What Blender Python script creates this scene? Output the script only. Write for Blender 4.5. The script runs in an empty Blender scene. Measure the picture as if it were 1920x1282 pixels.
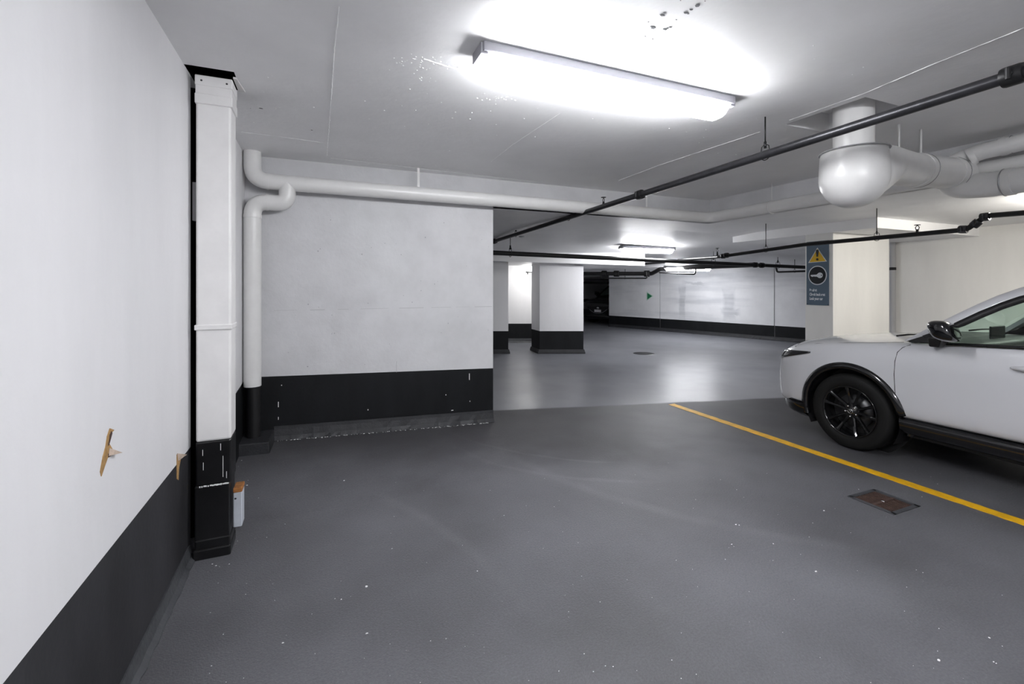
import bpy, bmesh, math, random
from mathutils import Vector, Matrix
from mathutils.bvhtree import BVHTree
PI = math.pi
sc = bpy.context.scene
col = sc.collection

# ------------------------------------------------------------------ camera
FPX, CXP, HYP, CAMH = 853.0, 960.0, 535.0, 1.6
YAW = math.atan(363 / FPX)
SY, CY = math.sin(YAW), math.cos(YAW)
cd = bpy.data.cameras.new('camera'); cam = bpy.data.objects.new('camera', cd); col.objects.link(cam)
cd.sensor_width = 36.0; cd.lens = FPX / 1920 * 36
cd.shift_y = -(641 - HYP) / 1920
cd.clip_start = 0.05; cd.clip_end = 200
cam.location = (0, 0, CAMH); cam.rotation_euler = (PI / 2, 0, -YAW)
sc.camera = cam

# ------------------------------------------------------------------ world, exposure, lamp strengths
w = bpy.data.worlds.new('world'); sc.world = w; w.use_nodes = True
w.node_tree.nodes['Background'].inputs[0].default_value = (0.9, 0.93, 1, 1)
w.node_tree.nodes['Background'].inputs[1].default_value = 0.0
sc.view_settings.view_transform = 'Standard'
try: sc.view_settings.look = 'None'
except Exception: pass
sc.view_settings.gamma = 1.0
sc.view_settings.use_curve_mapping = False
sc.view_settings.exposure = 0.46
COOL = (0.96, 0.97, 1.0); WARM = (1.0, 0.96, 0.88)
E_NEAR, E_BAY, E_LANE, E_FILL, E_NOOK = 47.0, 50.0, 62.0, 78.0, 28.0


def ray(u, v):
    r = (u - CXP) / FPX
    return Vector((SY + r * CY, CY - r * SY, (HYP - v) / FPX))
def atd(u, v, d):
    """point at forward distance d seen at picture position u, v"""
    return Vector((0, 0, CAMH)) + ray(u, v) * d
def onz(u, v, z):
    d = ray(u, v); return Vector((0, 0, CAMH)) + d * ((z - CAMH) / d.z)
def onx(u, v, x):
    d = ray(u, v); return Vector((0, 0, CAMH)) + d * (x / d.x)

# ------------------------------------------------------------------ materials
def mat(name, color, rough=0.5, metal=0.0, coat=0.0, spec=0.5, noise=0.0, nscale=4.0, bump=0.0, bscale=40.0, streak=False, trans=0.0, ior=1.45, emit=None, estr=0.0, alpha=1.0):
    m = bpy.data.materials.new(name); m.use_nodes = True
    nt = m.node_tree; b = nt.nodes['Principled BSDF']
    b.inputs['Base Color'].default_value = (*color, 1)
    b.inputs['Roughness'].default_value = rough
    b.inputs['Metallic'].default_value = metal
    b.inputs['Coat Weight'].default_value = coat
    b.inputs['Coat Roughness'].default_value = 0.05
    b.inputs['Specular IOR Level'].default_value = spec
    b.inputs['Transmission Weight'].default_value = trans
    b.inputs['IOR'].default_value = ior
    b.inputs['Alpha'].default_value = alpha
    if emit:
        b.inputs['Emission Color'].default_value = (*emit, 1); b.inputs['Emission Strength'].default_value = estr
    N = nt.nodes; L = nt.links
    tc = N.new('ShaderNodeTexCoord')
    if noise:
        mp = N.new('ShaderNodeMapping'); L.new(tc.outputs['Object'], mp.inputs[0])
        if streak: mp.inputs['Scale'].default_value = (1, 1, 0.25)
        n = N.new('ShaderNodeTexNoise'); n.inputs['Scale'].default_value = nscale; n.inputs['Detail'].default_value = 6
        n.inputs['Roughness'].default_value = 0.62
        L.new(mp.outputs[0], n.inputs['Vector'])
        r = N.new('ShaderNodeValToRGB')
        r.color_ramp.elements[0].position = 0.3; r.color_ramp.elements[1].position = 0.7
        k0, k1 = 1 - noise, 1 + noise * 0.5
        r.color_ramp.elements[0].color = (*[min(1, c * k0) for c in color], 1)
        r.color_ramp.elements[1].color = (*[min(1, c * k1) for c in color], 1)
        L.new(n.outputs['Fac'], r.inputs[0]); L.new(r.outputs[0], b.inputs['Base Color'])
    if bump:
        n2 = N.new('ShaderNodeTexNoise'); n2.inputs['Scale'].default_value = bscale; n2.inputs['Detail'].default_value = 4
        L.new(tc.outputs['Object'], n2.inputs['Vector'])
        bp = N.new('ShaderNodeBump'); bp.inputs['Strength'].default_value = bump; bp.inputs['Distance'].default_value = 0.01
        L.new(n2.outputs['Fac'], bp.inputs['Height']); L.new(bp.outputs[0], b.inputs['Normal'])
    return m

M = {}
M['wall'] = mat('painted_wall_white', (0.81, 0.805, 0.82), 0.55, noise=0.07, nscale=1.6, bump=0.12, bscale=22, streak=True)
M['wall_warm'] = mat('painted_wall_warm', (0.80, 0.79, 0.765), 0.6, noise=0.08, nscale=1.5, bump=0.12, bscale=18, streak=True)
M['wall_concrete'] = mat('painted_concrete', (0.62, 0.62, 0.635), 0.6, noise=0.10, nscale=2.4, bump=0.22, bscale=30)
M['ceiling'] = mat('painted_ceiling', (0.92, 0.915, 0.92), 0.5, noise=0.05, nscale=1.8, bump=0.2, bscale=16)
M['band'] = mat('black_wall_band', (0.008, 0.009, 0.0105), 0.55, spec=0.25, noise=0.35, nscale=4, bump=0.1, bscale=40, streak=True)
M['band_scuffed'] = mat('scuffed_wall_band', (0.030, 0.030, 0.034), 0.55, noise=0.65, nscale=2.4, bump=0.1, bscale=30, streak=True)
M['cove'] = mat('grey_floor_cove', (0.055, 0.058, 0.064), 0.5, noise=0.3, nscale=6, bump=0.3, bscale=50)
M['cove_dark'] = mat('dark_floor_cove', (0.026, 0.027, 0.031), 0.5, noise=0.3, nscale=6, bump=0.3, bscale=50)
M['pipe_white'] = mat('white_painted_pipe', (0.76, 0.755, 0.745), 0.28, noise=0.05, nscale=6, bump=0.06, bscale=20)
M['pipe_black'] = mat('black_painted_pipe', (0.012, 0.012, 0.013), 0.4)
M['steel_dark'] = mat('dark_steel_pipe', (0.05, 0.05, 0.055), 0.35, metal=0.6, noise=0.3, nscale=12)
M['steel_black'] = mat('black_iron_pipe', (0.012, 0.012, 0.013), 0.42, metal=0.2)
M['steel_light'] = mat('galvanised_rod', (0.42, 0.42, 0.43), 0.4, metal=0.8)
M['duct_white'] = mat('white_sheet_metal', (0.80, 0.79, 0.785), 0.4, noise=0.06, nscale=5)
M['duct_black'] = mat('black_sheet_metal', (0.008, 0.008, 0.009), 0.3, noise=0.3, nscale=8)
M['grey_box'] = mat('pale_grey_enamel', (0.52, 0.55, 0.60), 0.45, noise=0.1, nscale=20)
M['rust'] = mat('orange_rust', (0.32, 0.13, 0.035), 0.85, noise=0.6, nscale=25)
M['rust_dark'] = mat('dark_rusty_iron', (0.075, 0.042, 0.034), 0.75, metal=0.2, noise=0.5, nscale=30)
M['void'] = mat('hole_shade_black', (0.004, 0.004, 0.004), 0.95, spec=0.1)  # near-black, so the darkness of holes and gaps sits in the colour
M['torn'] = mat('torn_board_core', (0.42, 0.25, 0.10), 0.9, noise=0.4, nscale=40)
M['torn_paper'] = mat('torn_board_paper', (0.55, 0.44, 0.36), 0.9, noise=0.3, nscale=40)
M['yellow'] = mat('yellow_road_paint', (0.86, 0.47, 0.010), 0.5, noise=0.25, nscale=9, bump=0.3, bscale=120)
M['lens_near'] = mat('lit_diffuser_near', (0.9, 0.9, 0.9), 0.4, emit=COOL, estr=E_NEAR)
M['lens_bay'] = mat('lit_diffuser_bay', (0.9, 0.9, 0.9), 0.4, emit=WARM, estr=E_BAY)
M['lens_lane'] = mat('lit_diffuser_lane', (0.9, 0.9, 0.9), 0.4, emit=COOL, estr=E_LANE)
M['lens_fill'] = mat('lit_diffuser_fill', (0.9, 0.9, 0.9), 0.4, emit=COOL, estr=E_FILL)
M['lens_nook'] = mat('lit_diffuser_nook', (0.9, 0.9, 0.9), 0.4, emit=(1, 0.99, 0.96), estr=E_NOOK)
M['lamp_white'] = mat('lamp_housing_shaded', (0.30, 0.30, 0.33), 0.5)  # white housing greyed, its shade is put into the colour
M['flake'] = mat('white_paint_flake', (0.88, 0.88, 0.88), 0.6)
M['pit'] = mat('chipped_grey', (0.16, 0.16, 0.165), 0.85)
M['seam'] = mat('pale_seam', (0.93, 0.93, 0.93), 0.35)
M['seam_dark'] = mat('grey_seam', (0.42, 0.42, 0.43), 0.7)
# car
M['paint_white'] = mat('car_paint_white', (0.62, 0.625, 0.65), 0.28, coat=0.9)
M['paint_black'] = mat('car_paint_black', (0.006, 0.006, 0.007), 0.25, coat=1.0)
M['gloss_black'] = mat('gloss_black_trim', (0.005, 0.005, 0.006), 0.15, coat=0.8)
M['trim_black'] = mat('matt_black_trim', (0.012, 0.012, 0.013), 0.5)
M['rubber'] = mat('tyre_rubber', (0.008, 0.008, 0.008), 0.7, spec=0.25, bump=0.1, bscale=60)
M['alloy_black'] = mat('black_alloy', (0.008, 0.008, 0.009), 0.16, metal=0.3, coat=0.9)
M['chrome'] = mat('chrome', (0.75, 0.75, 0.77), 0.15, metal=1.0)
M['disc'] = mat('brake_disc_steel', (0.13, 0.13, 0.135), 0.4, metal=0.8)
M['dash'] = mat('dark_interior', (0.02, 0.022, 0.023), 0.6)
M['gap'] = mat('panel_gap', (0.006, 0.006, 0.006), 0.8)
M['lamp_glass'] = mat('dark_headlamp', (0.02, 0.02, 0.022), 0.08, coat=1.0)
M['headlit'] = mat('headlamp_reflector', (0.7, 0.72, 0.75), 0.15, metal=0.9)
M['plate'] = mat('licence_plate', (0.75, 0.76, 0.78), 0.4)
# sign
M['sign_blue'] = mat('slate_blue_sign', (0.085, 0.125, 0.17), 0.5, noise=0.06, nscale=8)
M['sign_yellow'] = mat('sign_yellow', (0.60, 0.36, 0.012), 0.5)
M['sign_white'] = mat('sign_white', (0.62, 0.64, 0.67), 0.5)
M['sign_black'] = mat('sign_black', (0.012, 0.013, 0.016), 0.5)
M['green'] = mat('green_arrow', (0.012, 0.16, 0.065), 0.5)
M['green_pale'] = mat('arrow_border', (0.45, 0.62, 0.53), 0.5)

def glass(name, color, alpha_mix):
    m = bpy.data.materials.new(name); m.use_nodes = True
    nt = m.node_tree; nt.nodes.clear()
    o = nt.nodes.new('ShaderNodeOutputMaterial'); mx = nt.nodes.new('ShaderNodeMixShader')
    t = nt.nodes.new('ShaderNodeBsdfTransparent'); g = nt.nodes.new('ShaderNodeBsdfGlossy')
    lw = nt.nodes.new('ShaderNodeLayerWeight'); pw = nt.nodes.new('ShaderNodeMath'); pw.operation = 'POWER'; pw.inputs[1].default_value = 4.0
    nt.links.new(lw.outputs['Facing'], pw.inputs[0]); fr = nt.nodes.new('ShaderNodeMath'); fr.operation = 'MULTIPLY_ADD'; fr.inputs[1].default_value = 0.6; fr.inputs[2].default_value = 0.04
    nt.links.new(pw.outputs[0], fr.inputs[0])
    t.inputs[0].default_value = (*color, 1); g.inputs['Roughness'].default_value = 0.03
    nt.links.new(fr.outputs[0], mx.inputs[0]); nt.links.new(t.outputs[0], mx.inputs[1]); nt.links.new(g.outputs[0], mx.inputs[2])
    nt.links.new(mx.outputs[0], o.inputs[0])
    return m
M['glass_green'] = glass('green_car_glass', (0.80, 0.91, 0.86), 0)
M['glass_dark'] = glass('privacy_glass', (0.10, 0.12, 0.12), 0)

def floor_material():
    m = bpy.data.materials.new('coated_garage_floor'); m.use_nodes = True
    nt = m.node_tree; N = nt.nodes; L = nt.links; b = N['Principled BSDF']
    tc = N.new('ShaderNodeTexCoord'); sp = N.new('ShaderNodeSeparateXYZ'); L.new(tc.outputs['Object'], sp.inputs[0])
    def math_(op, a, bb=None):
        n = N.new('ShaderNodeMath'); n.operation = op
        for i, x in enumerate((a, bb)):
            if x is None: continue
            if isinstance(x, (int, float)): n.inputs[i].default_value = x
            else: L.new(x, n.inputs[i])
        return n.outputs[0]
    # the driving lane begins behind a joint running from (1.9, 5.5) to (6.2, 4.43)
    s = math_('ADD', math_('MULTIPLY', sp.outputs['X'], 0.249), sp.outputs['Y'])
    n0 = N.new('ShaderNodeTexNoise'); n0.inputs['Scale'].default_value = 1.5; n0.inputs['Detail'].default_value = 4
    L.new(tc.outputs['Object'], n0.inputs['Vector'])
    s2 = math_('ADD', s, math_('MULTIPLY', math_('SUBTRACT', n0.outputs['Fac'], 0.5), 0.10))
    mr = N.new('ShaderNodeMapRange'); mr.inputs['From Min'].default_value = 5.93; mr.inputs['From Max'].default_value = 6.0
    L.new(s2, mr.inputs['Value']); lane = mr.outputs['Result']
    def noise(scale, detail=5, rough=0.6, vec=None):
        n = N.new('ShaderNodeTexNoise'); n.inputs['Scale'].default_value = scale; n.inputs['Detail'].default_value = detail; n.inputs['Roughness'].default_value = rough
        L.new(vec or tc.outputs['Object'], n.inputs['Vector']); return n.outputs['Fac']
    def ramp(fac, p0, c0, p1, c1):
        r = N.new('ShaderNodeValToRGB'); r.color_ramp.elements[0].position = p0; r.color_ramp.elements[1].position = p1
        r.color_ramp.elements[0].color = (*c0, 1); r.color_ramp.elements[1].color = (*c1, 1); L.new(fac, r.inputs[0]); return r.outputs[0]
    def mixc(fac, a, bb):
        n = N.new('ShaderNodeMix'); n.data_type = 'RGBA'
        if isinstance(fac, (int, float)): n.inputs[0].default_value = fac
        else: L.new(fac, n.inputs[0])
        L.new(a, n.inputs[6]); L.new(bb, n.inputs[7]); return n.outputs[2]
    blot = noise(0.9, 4, 0.5)
    stall = ramp(blot, 0.32, (0.078, 0.078, 0.084), 0.70, (0.130, 0.132, 0.144))
    lanec = ramp(blot, 0.30, (0.172, 0.177, 0.194), 0.72, (0.222, 0.228, 0.250))
    # pale tyre arcs swept over the stall
    pale = N.new('ShaderNodeRGB'); pale.outputs[0].default_value = (0.24, 0.243, 0.255, 1)
    wob = math_('MULTIPLY', math_('SUBTRACT', noise(3, 3), 0.5), 0.10)
    total = None
    for cx, cy, R, wd, st, x0, x1 in ((3.6, 5.6, 2.45, 0.035, 0.55, 1.0, 2.6), (3.2, 4.9, 2.05, 0.05, 0.4, 1.1, 2.6), (-2.6, 1.6, 3.6, 0.07, 0.35, 0.3, 1.05), (5.2, 4.6, 3.6, 0.09, 0.25, 1.4, 3.2)):
        dx = math_('SUBTRACT', sp.outputs['X'], cx); dy = math_('SUBTRACT', sp.outputs['Y'], cy)
        dist = math_('SQRT', math_('ADD', math_('MULTIPLY', dx, dx), math_('MULTIPLY', dy, dy)))
        e = math_('ABSOLUTE', math_('ADD', math_('SUBTRACT', dist, R), wob))
        r1 = N.new('ShaderNodeMapRange'); r1.interpolation_type = 'SMOOTHSTEP'; r1.inputs['From Min'].default_value = 0; r1.inputs['From Max'].default_value = wd; r1.inputs['To Min'].default_value = st; r1.inputs['To Max'].default_value = 0
        L.new(e, r1.inputs['Value'])
        r2 = N.new('ShaderNodeMapRange'); r2.interpolation_type = 'SMOOTHSTEP'; r2.inputs['From Min'].default_value = x0; r2.inputs['From Max'].default_value = x0+0.4; L.new(sp.outputs['X'], r2.inputs['Value'])
        r3 = N.new('ShaderNodeMapRange'); r3.interpolation_type = 'SMOOTHSTEP'; r3.inputs['From Min'].default_value = x1; r3.inputs['From Max'].default_value = x1-0.4; L.new(sp.outputs['X'], r3.inputs['Value'])
        one = math_('MULTIPLY', r1.outputs[0], math_('MULTIPLY', r2.outputs[0], r3.outputs[0]))
        total = one if total is None else math_('MAXIMUM', total, one)
    stall = mixc(math_('MULTIPLY', total, noise(2.5, 3)), stall, pale.outputs[0])
    # stall mouth darkened: the fall-off of lamp sheen is put into the colour
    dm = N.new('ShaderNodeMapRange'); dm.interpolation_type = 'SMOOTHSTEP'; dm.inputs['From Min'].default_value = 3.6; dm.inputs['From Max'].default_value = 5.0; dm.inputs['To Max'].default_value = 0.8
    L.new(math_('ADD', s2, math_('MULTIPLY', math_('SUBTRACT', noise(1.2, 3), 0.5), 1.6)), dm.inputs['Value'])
    mouth_shade = N.new('ShaderNodeRGB'); mouth_shade.outputs[0].default_value = (0.045, 0.044, 0.047, 1)
    stall = mixc(dm.outputs[0], stall, mouth_shade.outputs[0])
    grain = noise(90, 2, 0.5)
    gmul = ramp(grain, 0.3, (0.86, 0.86, 0.86), 0.7, (1.12, 1.12, 1.12))
    base = mixc(lane, stall, lanec)
    mu = N.new('ShaderNodeMix'); mu.data_type = 'RGBA'; mu.blend_type = 'MULTIPLY'; mu.inputs[0].default_value = 1
    L.new(base, mu.inputs[6]); L.new(gmul, mu.inputs[7]); L.new(mu.outputs[2], b.inputs['Base Color'])
    rr = N.new('ShaderNodeMapRange'); rr.inputs['To Min'].default_value = 0.50; rr.inputs['To Max'].default_value = 0.33
    L.new(lane, rr.inputs['Value'])
    rv = math_('ADD', rr.outputs[0], math_('MULTIPLY', math_('SUBTRACT', noise(1.2, 2), 0.5), 0.2))
    L.new(rv, b.inputs['Roughness'])
    b.inputs['Specular IOR Level'].default_value = 0.38
    vo = N.new('ShaderNodeTexVoronoi'); vo.inputs['Scale'].default_value = 130; L.new(tc.outputs['Object'], vo.inputs['Vector'])
    fine = math_('ADD', math_('MULTIPLY', vo.outputs['Distance'], 0.7), noise(120, 3, 0.6))
    hgt = math_('ADD', math_('MULTIPLY', fine, math_('SUBTRACT', 1.0, math_('MULTIPLY', lane, 0.75))), math_('MULTIPLY', noise(5, 2), 0.35))
    bp = N.new('ShaderNodeBump'); bp.inputs['Strength'].default_value = 0.5; bp.inputs['Distance'].default_value = 0.004
    L.new(hgt, bp.inputs['Height']); L.new(bp.outputs[0], b.inputs['Normal'])
    return m
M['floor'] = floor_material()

def stained_wall():
    """white wall with grey ghost marks where fittings were taken off"""
    m = mat('stained_lane_wall', (0.74, 0.745, 0.765), 0.6, noise=0.10, nscale=1.3, bump=0.1, bscale=15)
    nt = m.node_tree; N = nt.nodes; L = nt.links; b = N['Principled BSDF']
    src = b.inputs['Base Color'].links[0].from_socket
    tc = N.new('ShaderNodeTexCoord'); mp = N.new('ShaderNodeMapping'); L.new(tc.outputs['Object'], mp.inputs[0])
    mp.inputs['Scale'].default_value = (0.25, 0.25, 2.2)
    n = N.new('ShaderNodeTexNoise'); n.inputs['Scale'].default_value = 1.6; n.inputs['Detail'].default_value = 5; L.new(mp.outputs[0], n.inputs['Vector'])
    r = N.new('ShaderNodeValToRGB'); r.color_ramp.elements[0].position = 0.5; r.color_ramp.elements[1].position = 0.75
    r.color_ramp.elements[0].color = (1, 1, 1, 1); r.color_ramp.elements[1].color = (0.72, 0.73, 0.75, 1); L.new(n.outputs['Fac'], r.inputs[0])
    mu = N.new('ShaderNodeMix'); mu.data_type = 'RGBA'; mu.blend_type = 'MULTIPLY'; mu.inputs[0].default_value = 1
    L.new(src, mu.inputs[6]); L.new(r.outputs[0], mu.inputs[7])
    # two upright smears and one lying one, in metres along the wall from its far end
    def mth(op, x, y=None):
        q = N.new('ShaderNodeMath'); q.operation = op
        for i, e in enumerate((x, y)):
            if e is None: continue
            if isinstance(e, (int, float)): q.inputs[i].default_value = e
            else: L.new(e, q.inputs[i])
        return q.outputs[0]
    sp = N.new('ShaderNodeSeparateXYZ'); L.new(tc.outputs['Object'], sp.inputs[0])
    along = mth('ADD', mth('MULTIPLY', mth('SUBTRACT', sp.outputs['X'], 10.42), 0.2991), mth('MULTIPLY', mth('SUBTRACT', sp.outputs['Y'], 14.83), -0.9542))
    n3 = N.new('ShaderNodeTexNoise'); n3.inputs['Scale'].default_value = 3.0; n3.inputs['Detail'].default_value = 4; L.new(tc.outputs['Object'], n3.inputs['Vector'])
    wob = mth('MULTIPLY', mth('SUBTRACT', n3.outputs['Fac'], 0.5), 0.35)
    tot = None
    for t0, hw, z0, hz, k in ((3.05, 0.13, 1.05, 0.62, 0.8), (4.62, 0.22, 1.0, 0.6, 0.8), (4.66, 0.30, 0.78, 0.14, 0.9), (3.45, 0.45, 1.68, 0.06, 0.7)):
        ex = mth('DIVIDE', mth('ABSOLUTE', mth('ADD', mth('SUBTRACT', along, t0), mth('MULTIPLY', wob, 0.4))), hw)
        ez = mth('DIVIDE', mth('ABSOLUTE', mth('ADD', mth('SUBTRACT', sp.outputs['Z'], z0), wob)), hz)
        rg = N.new('ShaderNodeMapRange'); rg.interpolation_type = 'SMOOTHSTEP'; rg.inputs['From Min'].default_value = 1.1; rg.inputs['From Max'].default_value = 0.5; rg.inputs['To Max'].default_value = k
        L.new(mth('MAXIMUM', ex, ez), rg.inputs['Value'])
        tot = rg.outputs[0] if tot is None else mth('MAXIMUM', tot, rg.outputs[0])
    mpb = N.new('ShaderNodeMapping'); mpb.inputs['Scale'].default_value = (0.6, 0.6, 7); L.new(tc.outputs['Object'], mpb.inputs[0])
    n4 = N.new('ShaderNodeTexNoise'); n4.inputs['Scale'].default_value = 1.0; n4.inputs['Detail'].default_value = 3; L.new(mpb.outputs[0], n4.inputs['Vector'])
    m2 = N.new('ShaderNodeMix'); m2.data_type = 'RGBA'; m2.blend_type = 'MULTIPLY'; L.new(mth('MULTIPLY', tot, mth('MULTIPLY', n4.outputs['Fac'], 1.25)), m2.inputs[0])
    L.new(mu.outputs[2], m2.inputs[6]); m2.inputs[7].default_value = (0.55, 0.565, 0.59, 1); L.new(m2.outputs[2], b.inputs['Base Color'])
    return m
M['wall_stained'] = stained_wall()
M['stain'] = mat('grey_dirt_ghost', (0.36, 0.37, 0.39), 0.8, noise=0.35, nscale=7)

# ------------------------------------------------------------------ mesh helpers
def link(o, parent=None):
    col.objects.link(o)
    if parent is not None: o.parent = parent
    return o
def obj(name, bm, m, parent=None, smooth=False, label=None, auto=None):
    me = bpy.data.meshes.new(name)
    bmesh.ops.recalc_face_normals(bm, faces=bm.faces)
    bm.to_mesh(me); bm.free()
    for x in (m if isinstance(m, (list, tuple)) else [m]): me.materials.append(M[x] if isinstance(x, str) else x)
    o = bpy.data.objects.new(name, me)
    if smooth:
        for p in me.polygons: p.use_smooth = True
        if auto: 
            try: me.set_sharp_from_angle(angle=math.radians(auto))
            except Exception: pass
    link(o, parent)
    if label: o['label'] = label
    return o
def tag(o, label, cat=None, group=None, kind=None):
    o['label'] = label
    if cat: o['category'] = cat
    if group: o['group'] = group
    if kind: o['kind'] = kind
    return o
def empty(name, loc, label, cat, group=None):
    o = bpy.data.objects.new(name, None); o.location = loc; o.empty_display_size = 0.1; link(o)
    bpy.context.view_layer.update()
    return tag(o, label, cat, group)
def into(o, parent):
    """parent without moving: parents here are unrotated Empties, child meshes are in world coordinates"""
    o.parent = parent; o.matrix_parent_inverse = Matrix.Translation(-Vector(parent.location)) if parent.type == 'EMPTY' else Matrix.Identity(4)
    return o
def BM(): return bmesh.new()
def box(bm, x0, x1, y0, y1, z0, z1, mi=0):
    vs = [bm.verts.new(p) for p in ((x0,y0,z0),(x1,y0,z0),(x1,y1,z0),(x0,y1,z0),(x0,y0,z1),(x1,y0,z1),(x1,y1,z1),(x0,y1,z1))]
    for f in ((0,3,2,1),(4,5,6,7),(0,1,5,4),(1,2,6,5),(2,3,7,6),(3,0,4,7)):
        fc = bm.faces.new([vs[i] for i in f]); fc.material_index = mi
    return vs
def hexa(bm, bot, top, mi=0):
    """closed prism from two matching loops"""
    a = [bm.verts.new(p) for p in bot]; b = [bm.verts.new(p) for p in top]; n = len(a)
    fs = [bm.faces.new(a[::-1]), bm.faces.new(b)]
    for i in range(n): fs.append(bm.faces.new((a[i], a[(i+1)%n], b[(i+1)%n], b[i])))
    for f in fs: f.material_index = mi
    return a + b
def bevel(bm, w=0.004, seg=2):
    bmesh.ops.bevel(bm, geom=[e for e in bm.edges], offset=w, segments=seg, profile=0.5, affect='EDGES', clamp_overlap=True)
def fillet(pts, rad, seg=7):
    pts = [Vector(p) for p in pts]
    if len(pts) < 3 or rad <= 0: return pts
    out = [pts[0]]
    for i in range(1, len(pts)-1):
        p, a, b = pts[i], pts[i-1], pts[i+1]
        da, db = (a-p), (b-p)
        ang = da.angle(db)
        if ang > PI - 0.02: out.append(p); continue
        t = min(rad / math.tan(ang/2), da.length*0.48, db.length*0.48)
        A = p + da.normalized()*t; B = p + db.normalized()*t
        for k in range(seg+1):
            s = k/seg
            out.append((1-s)**2*A + 2*s*(1-s)*p + s*s*B)
    out.append(pts[-1]); return out
def tube(bm, pts, r, seg=14, cap=True, mi=0):
    pts = [Vector(p) for p in pts]; n = len(pts)
    rs = r if isinstance(r, (list, tuple)) else [r]*n
    T = []
    for i in range(n):
        a = pts[max(0, i-1)]; b = pts[min(n-1, i+1)]
        T.append((b-a).normalized())
    up = Vector((0,0,1)) if abs(T[0].z) < 0.9 else Vector((1,0,0))
    nrm = (up - T[0]*up.dot(T[0])).normalized()
    rings = []
    for i in range(n):
        if i:
            nrm = nrm - T[i]*nrm.dot(T[i])
            nrm.normalize()
        bi = T[i].cross(nrm)
        rings.append([bm.verts.new(pts[i] + (nrm*math.cos(2*PI*k/seg) + bi*math.sin(2*PI*k/seg))*rs[i]) for k in range(seg)])
    for i in range(n-1):
        for k in range(seg):
            f = bm.faces.new((rings[i][k], rings[i][(k+1)%seg], rings[i+1][(k+1)%seg], rings[i+1][k])); f.material_index = mi; f.smooth = True
    if cap:
        f = bm.faces.new(rings[0][::-1]); f.material_index = mi
        f = bm.faces.new(rings[-1]); f.material_index = mi
def lathe(bm, prof, seg=32, mtx=None, mi=0):
    """prof: (radius, height) about local z"""
    mtx = mtx or Matrix.Identity(4)
    rings = []
    for r, h in prof:
        if r < 1e-6: rings.append([bm.verts.new(mtx @ Vector((0,0,h)))])
        else: rings.append([bm.verts.new(mtx @ Vector((r*math.cos(2*PI*k/seg), r*math.sin(2*PI*k/seg), h))) for k in range(seg)])
    for i in range(len(rings)-1):
        a, b = rings[i], rings[i+1]
        for k in range(seg):
            k2 = (k+1) % seg
            if len(a) == 1 and len(b) == 1: continue
            if len(a) == 1: f = bm.faces.new((a[0], b[k2], b[k]))
            elif len(b) == 1: f = bm.faces.new((a[k], a[k2], b[0]))
            else: f = bm.faces.new((a[k], a[k2], b[k2], b[k]))
            f.material_index = mi; f.smooth = True
def solid_strip(bm, rows, mi=0):
    """grid of points (list of rows) as one sheet"""
    vs = [[bm.verts.new(p) for p in r] for r in rows]
    for i in range(len(vs)-1):
        for j in range(len(vs[0])-1):
            f = bm.faces.new((vs[i][j], vs[i][j+1], vs[i+1][j+1], vs[i+1][j])); f.material_index = mi; f.smooth = True
def thicken(o, t, offset=0):
    md = o.modifiers.new('thickness', 'SOLIDIFY'); md.thickness = t; md.offset = offset
    return o
def apply_mods(o):
    dg = bpy.context.evaluated_depsgraph_get(); me = bpy.data.meshes.new_from_object(o.evaluated_get(dg))
    o.modifiers.clear(); old = o.data; o.data = me
    return o
def sheet_with_holes(bm, xs, ys, zf, holes, mi=0, depth=0.0, hole_mi=1, extra=None):
    xs = sorted(set(xs)); ys = sorted(set(ys)); V = {}
    def v(i, j):
        if (i, j) not in V: V[(i, j)] = bm.verts.new((xs[i], ys[j], zf(xs[i], ys[j])))
        return V[(i, j)]
    for i in range(len(xs)-1):
        for j in range(len(ys)-1):
            cx, cy = (xs[i]+xs[i+1])/2, (ys[j]+ys[j+1])/2
            if any(h[0] < cx < h[1] and h[2] < cy < h[3] for h in holes): continue
            if extra and extra(cx, cy): continue
            f = bm.faces.new((v(i,j), v(i+1,j), v(i+1,j+1), v(i,j+1))); f.material_index = mi
def shaft(bm, h, z0, z1, mi=1):
    """four sides and an end for a hole"""
    x0,x1,y0,y1 = h
    a = [bm.verts.new(p) for p in ((x0,y0,z0),(x1,y0,z0),(x1,y1,z0),(x0,y1,z0))]
    b = [bm.verts.new(p) for p in ((x0,y0,z1),(x1,y0,z1),(x1,y1,z1),(x0,y1,z1))]
    for i in range(4):
        f = bm.faces.new((a[i], a[(i+1)%4], b[(i+1)%4], b[i])); f.material_index = mi
    f = bm.faces.new(b); f.material_index = mi
def frange(a, b, n): return [a + (b-a)*i/n for i in range(n+1)]

# ------------------------------------------------------------------ levels
ZC = 2.85           # ceiling of the near bay
ZL = 2.53           # underside of the lower slab
XW, XR = -0.70, 9.70
YC = 5.017          # face of the short wall
BAYX = 5.30
DRAIN = (3.70, 4.00, 1.885, 2.165)
def sst(t): t = max(0, min(1, t)); return t*t*(3-2*t)
def fz(x, y):
    return 0.085 * max(0, min(1, (1.9-x)/2.3)) * sst((y-3.3)/1.5) * (1 if y < 5.3 else 1)
def zlane(x, y):
    d = x*SY + y*CY
    return ZL - 0.07*max(0, min(d, 13)-7.8) - 0.035*max(0, min(d, 20)-13)

# ------------------------------------------------------------------ floor
bm = BM()
xs = frange(-2, 3, 20) + frange(3, 22, 38) + [DRAIN[0], DRAIN[1]]
ys = frange(-4, 6, 40) + frange(6, 30, 24) + [DRAIN[2], DRAIN[3]]
sheet_with_holes(bm, xs, ys, fz, [DRAIN])
shaft(bm, DRAIN, 0, -0.25)
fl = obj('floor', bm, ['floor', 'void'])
tag(fl, 'dark grey glossy coated concrete floor of the parking garage', 'floor', kind='structure')

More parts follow.
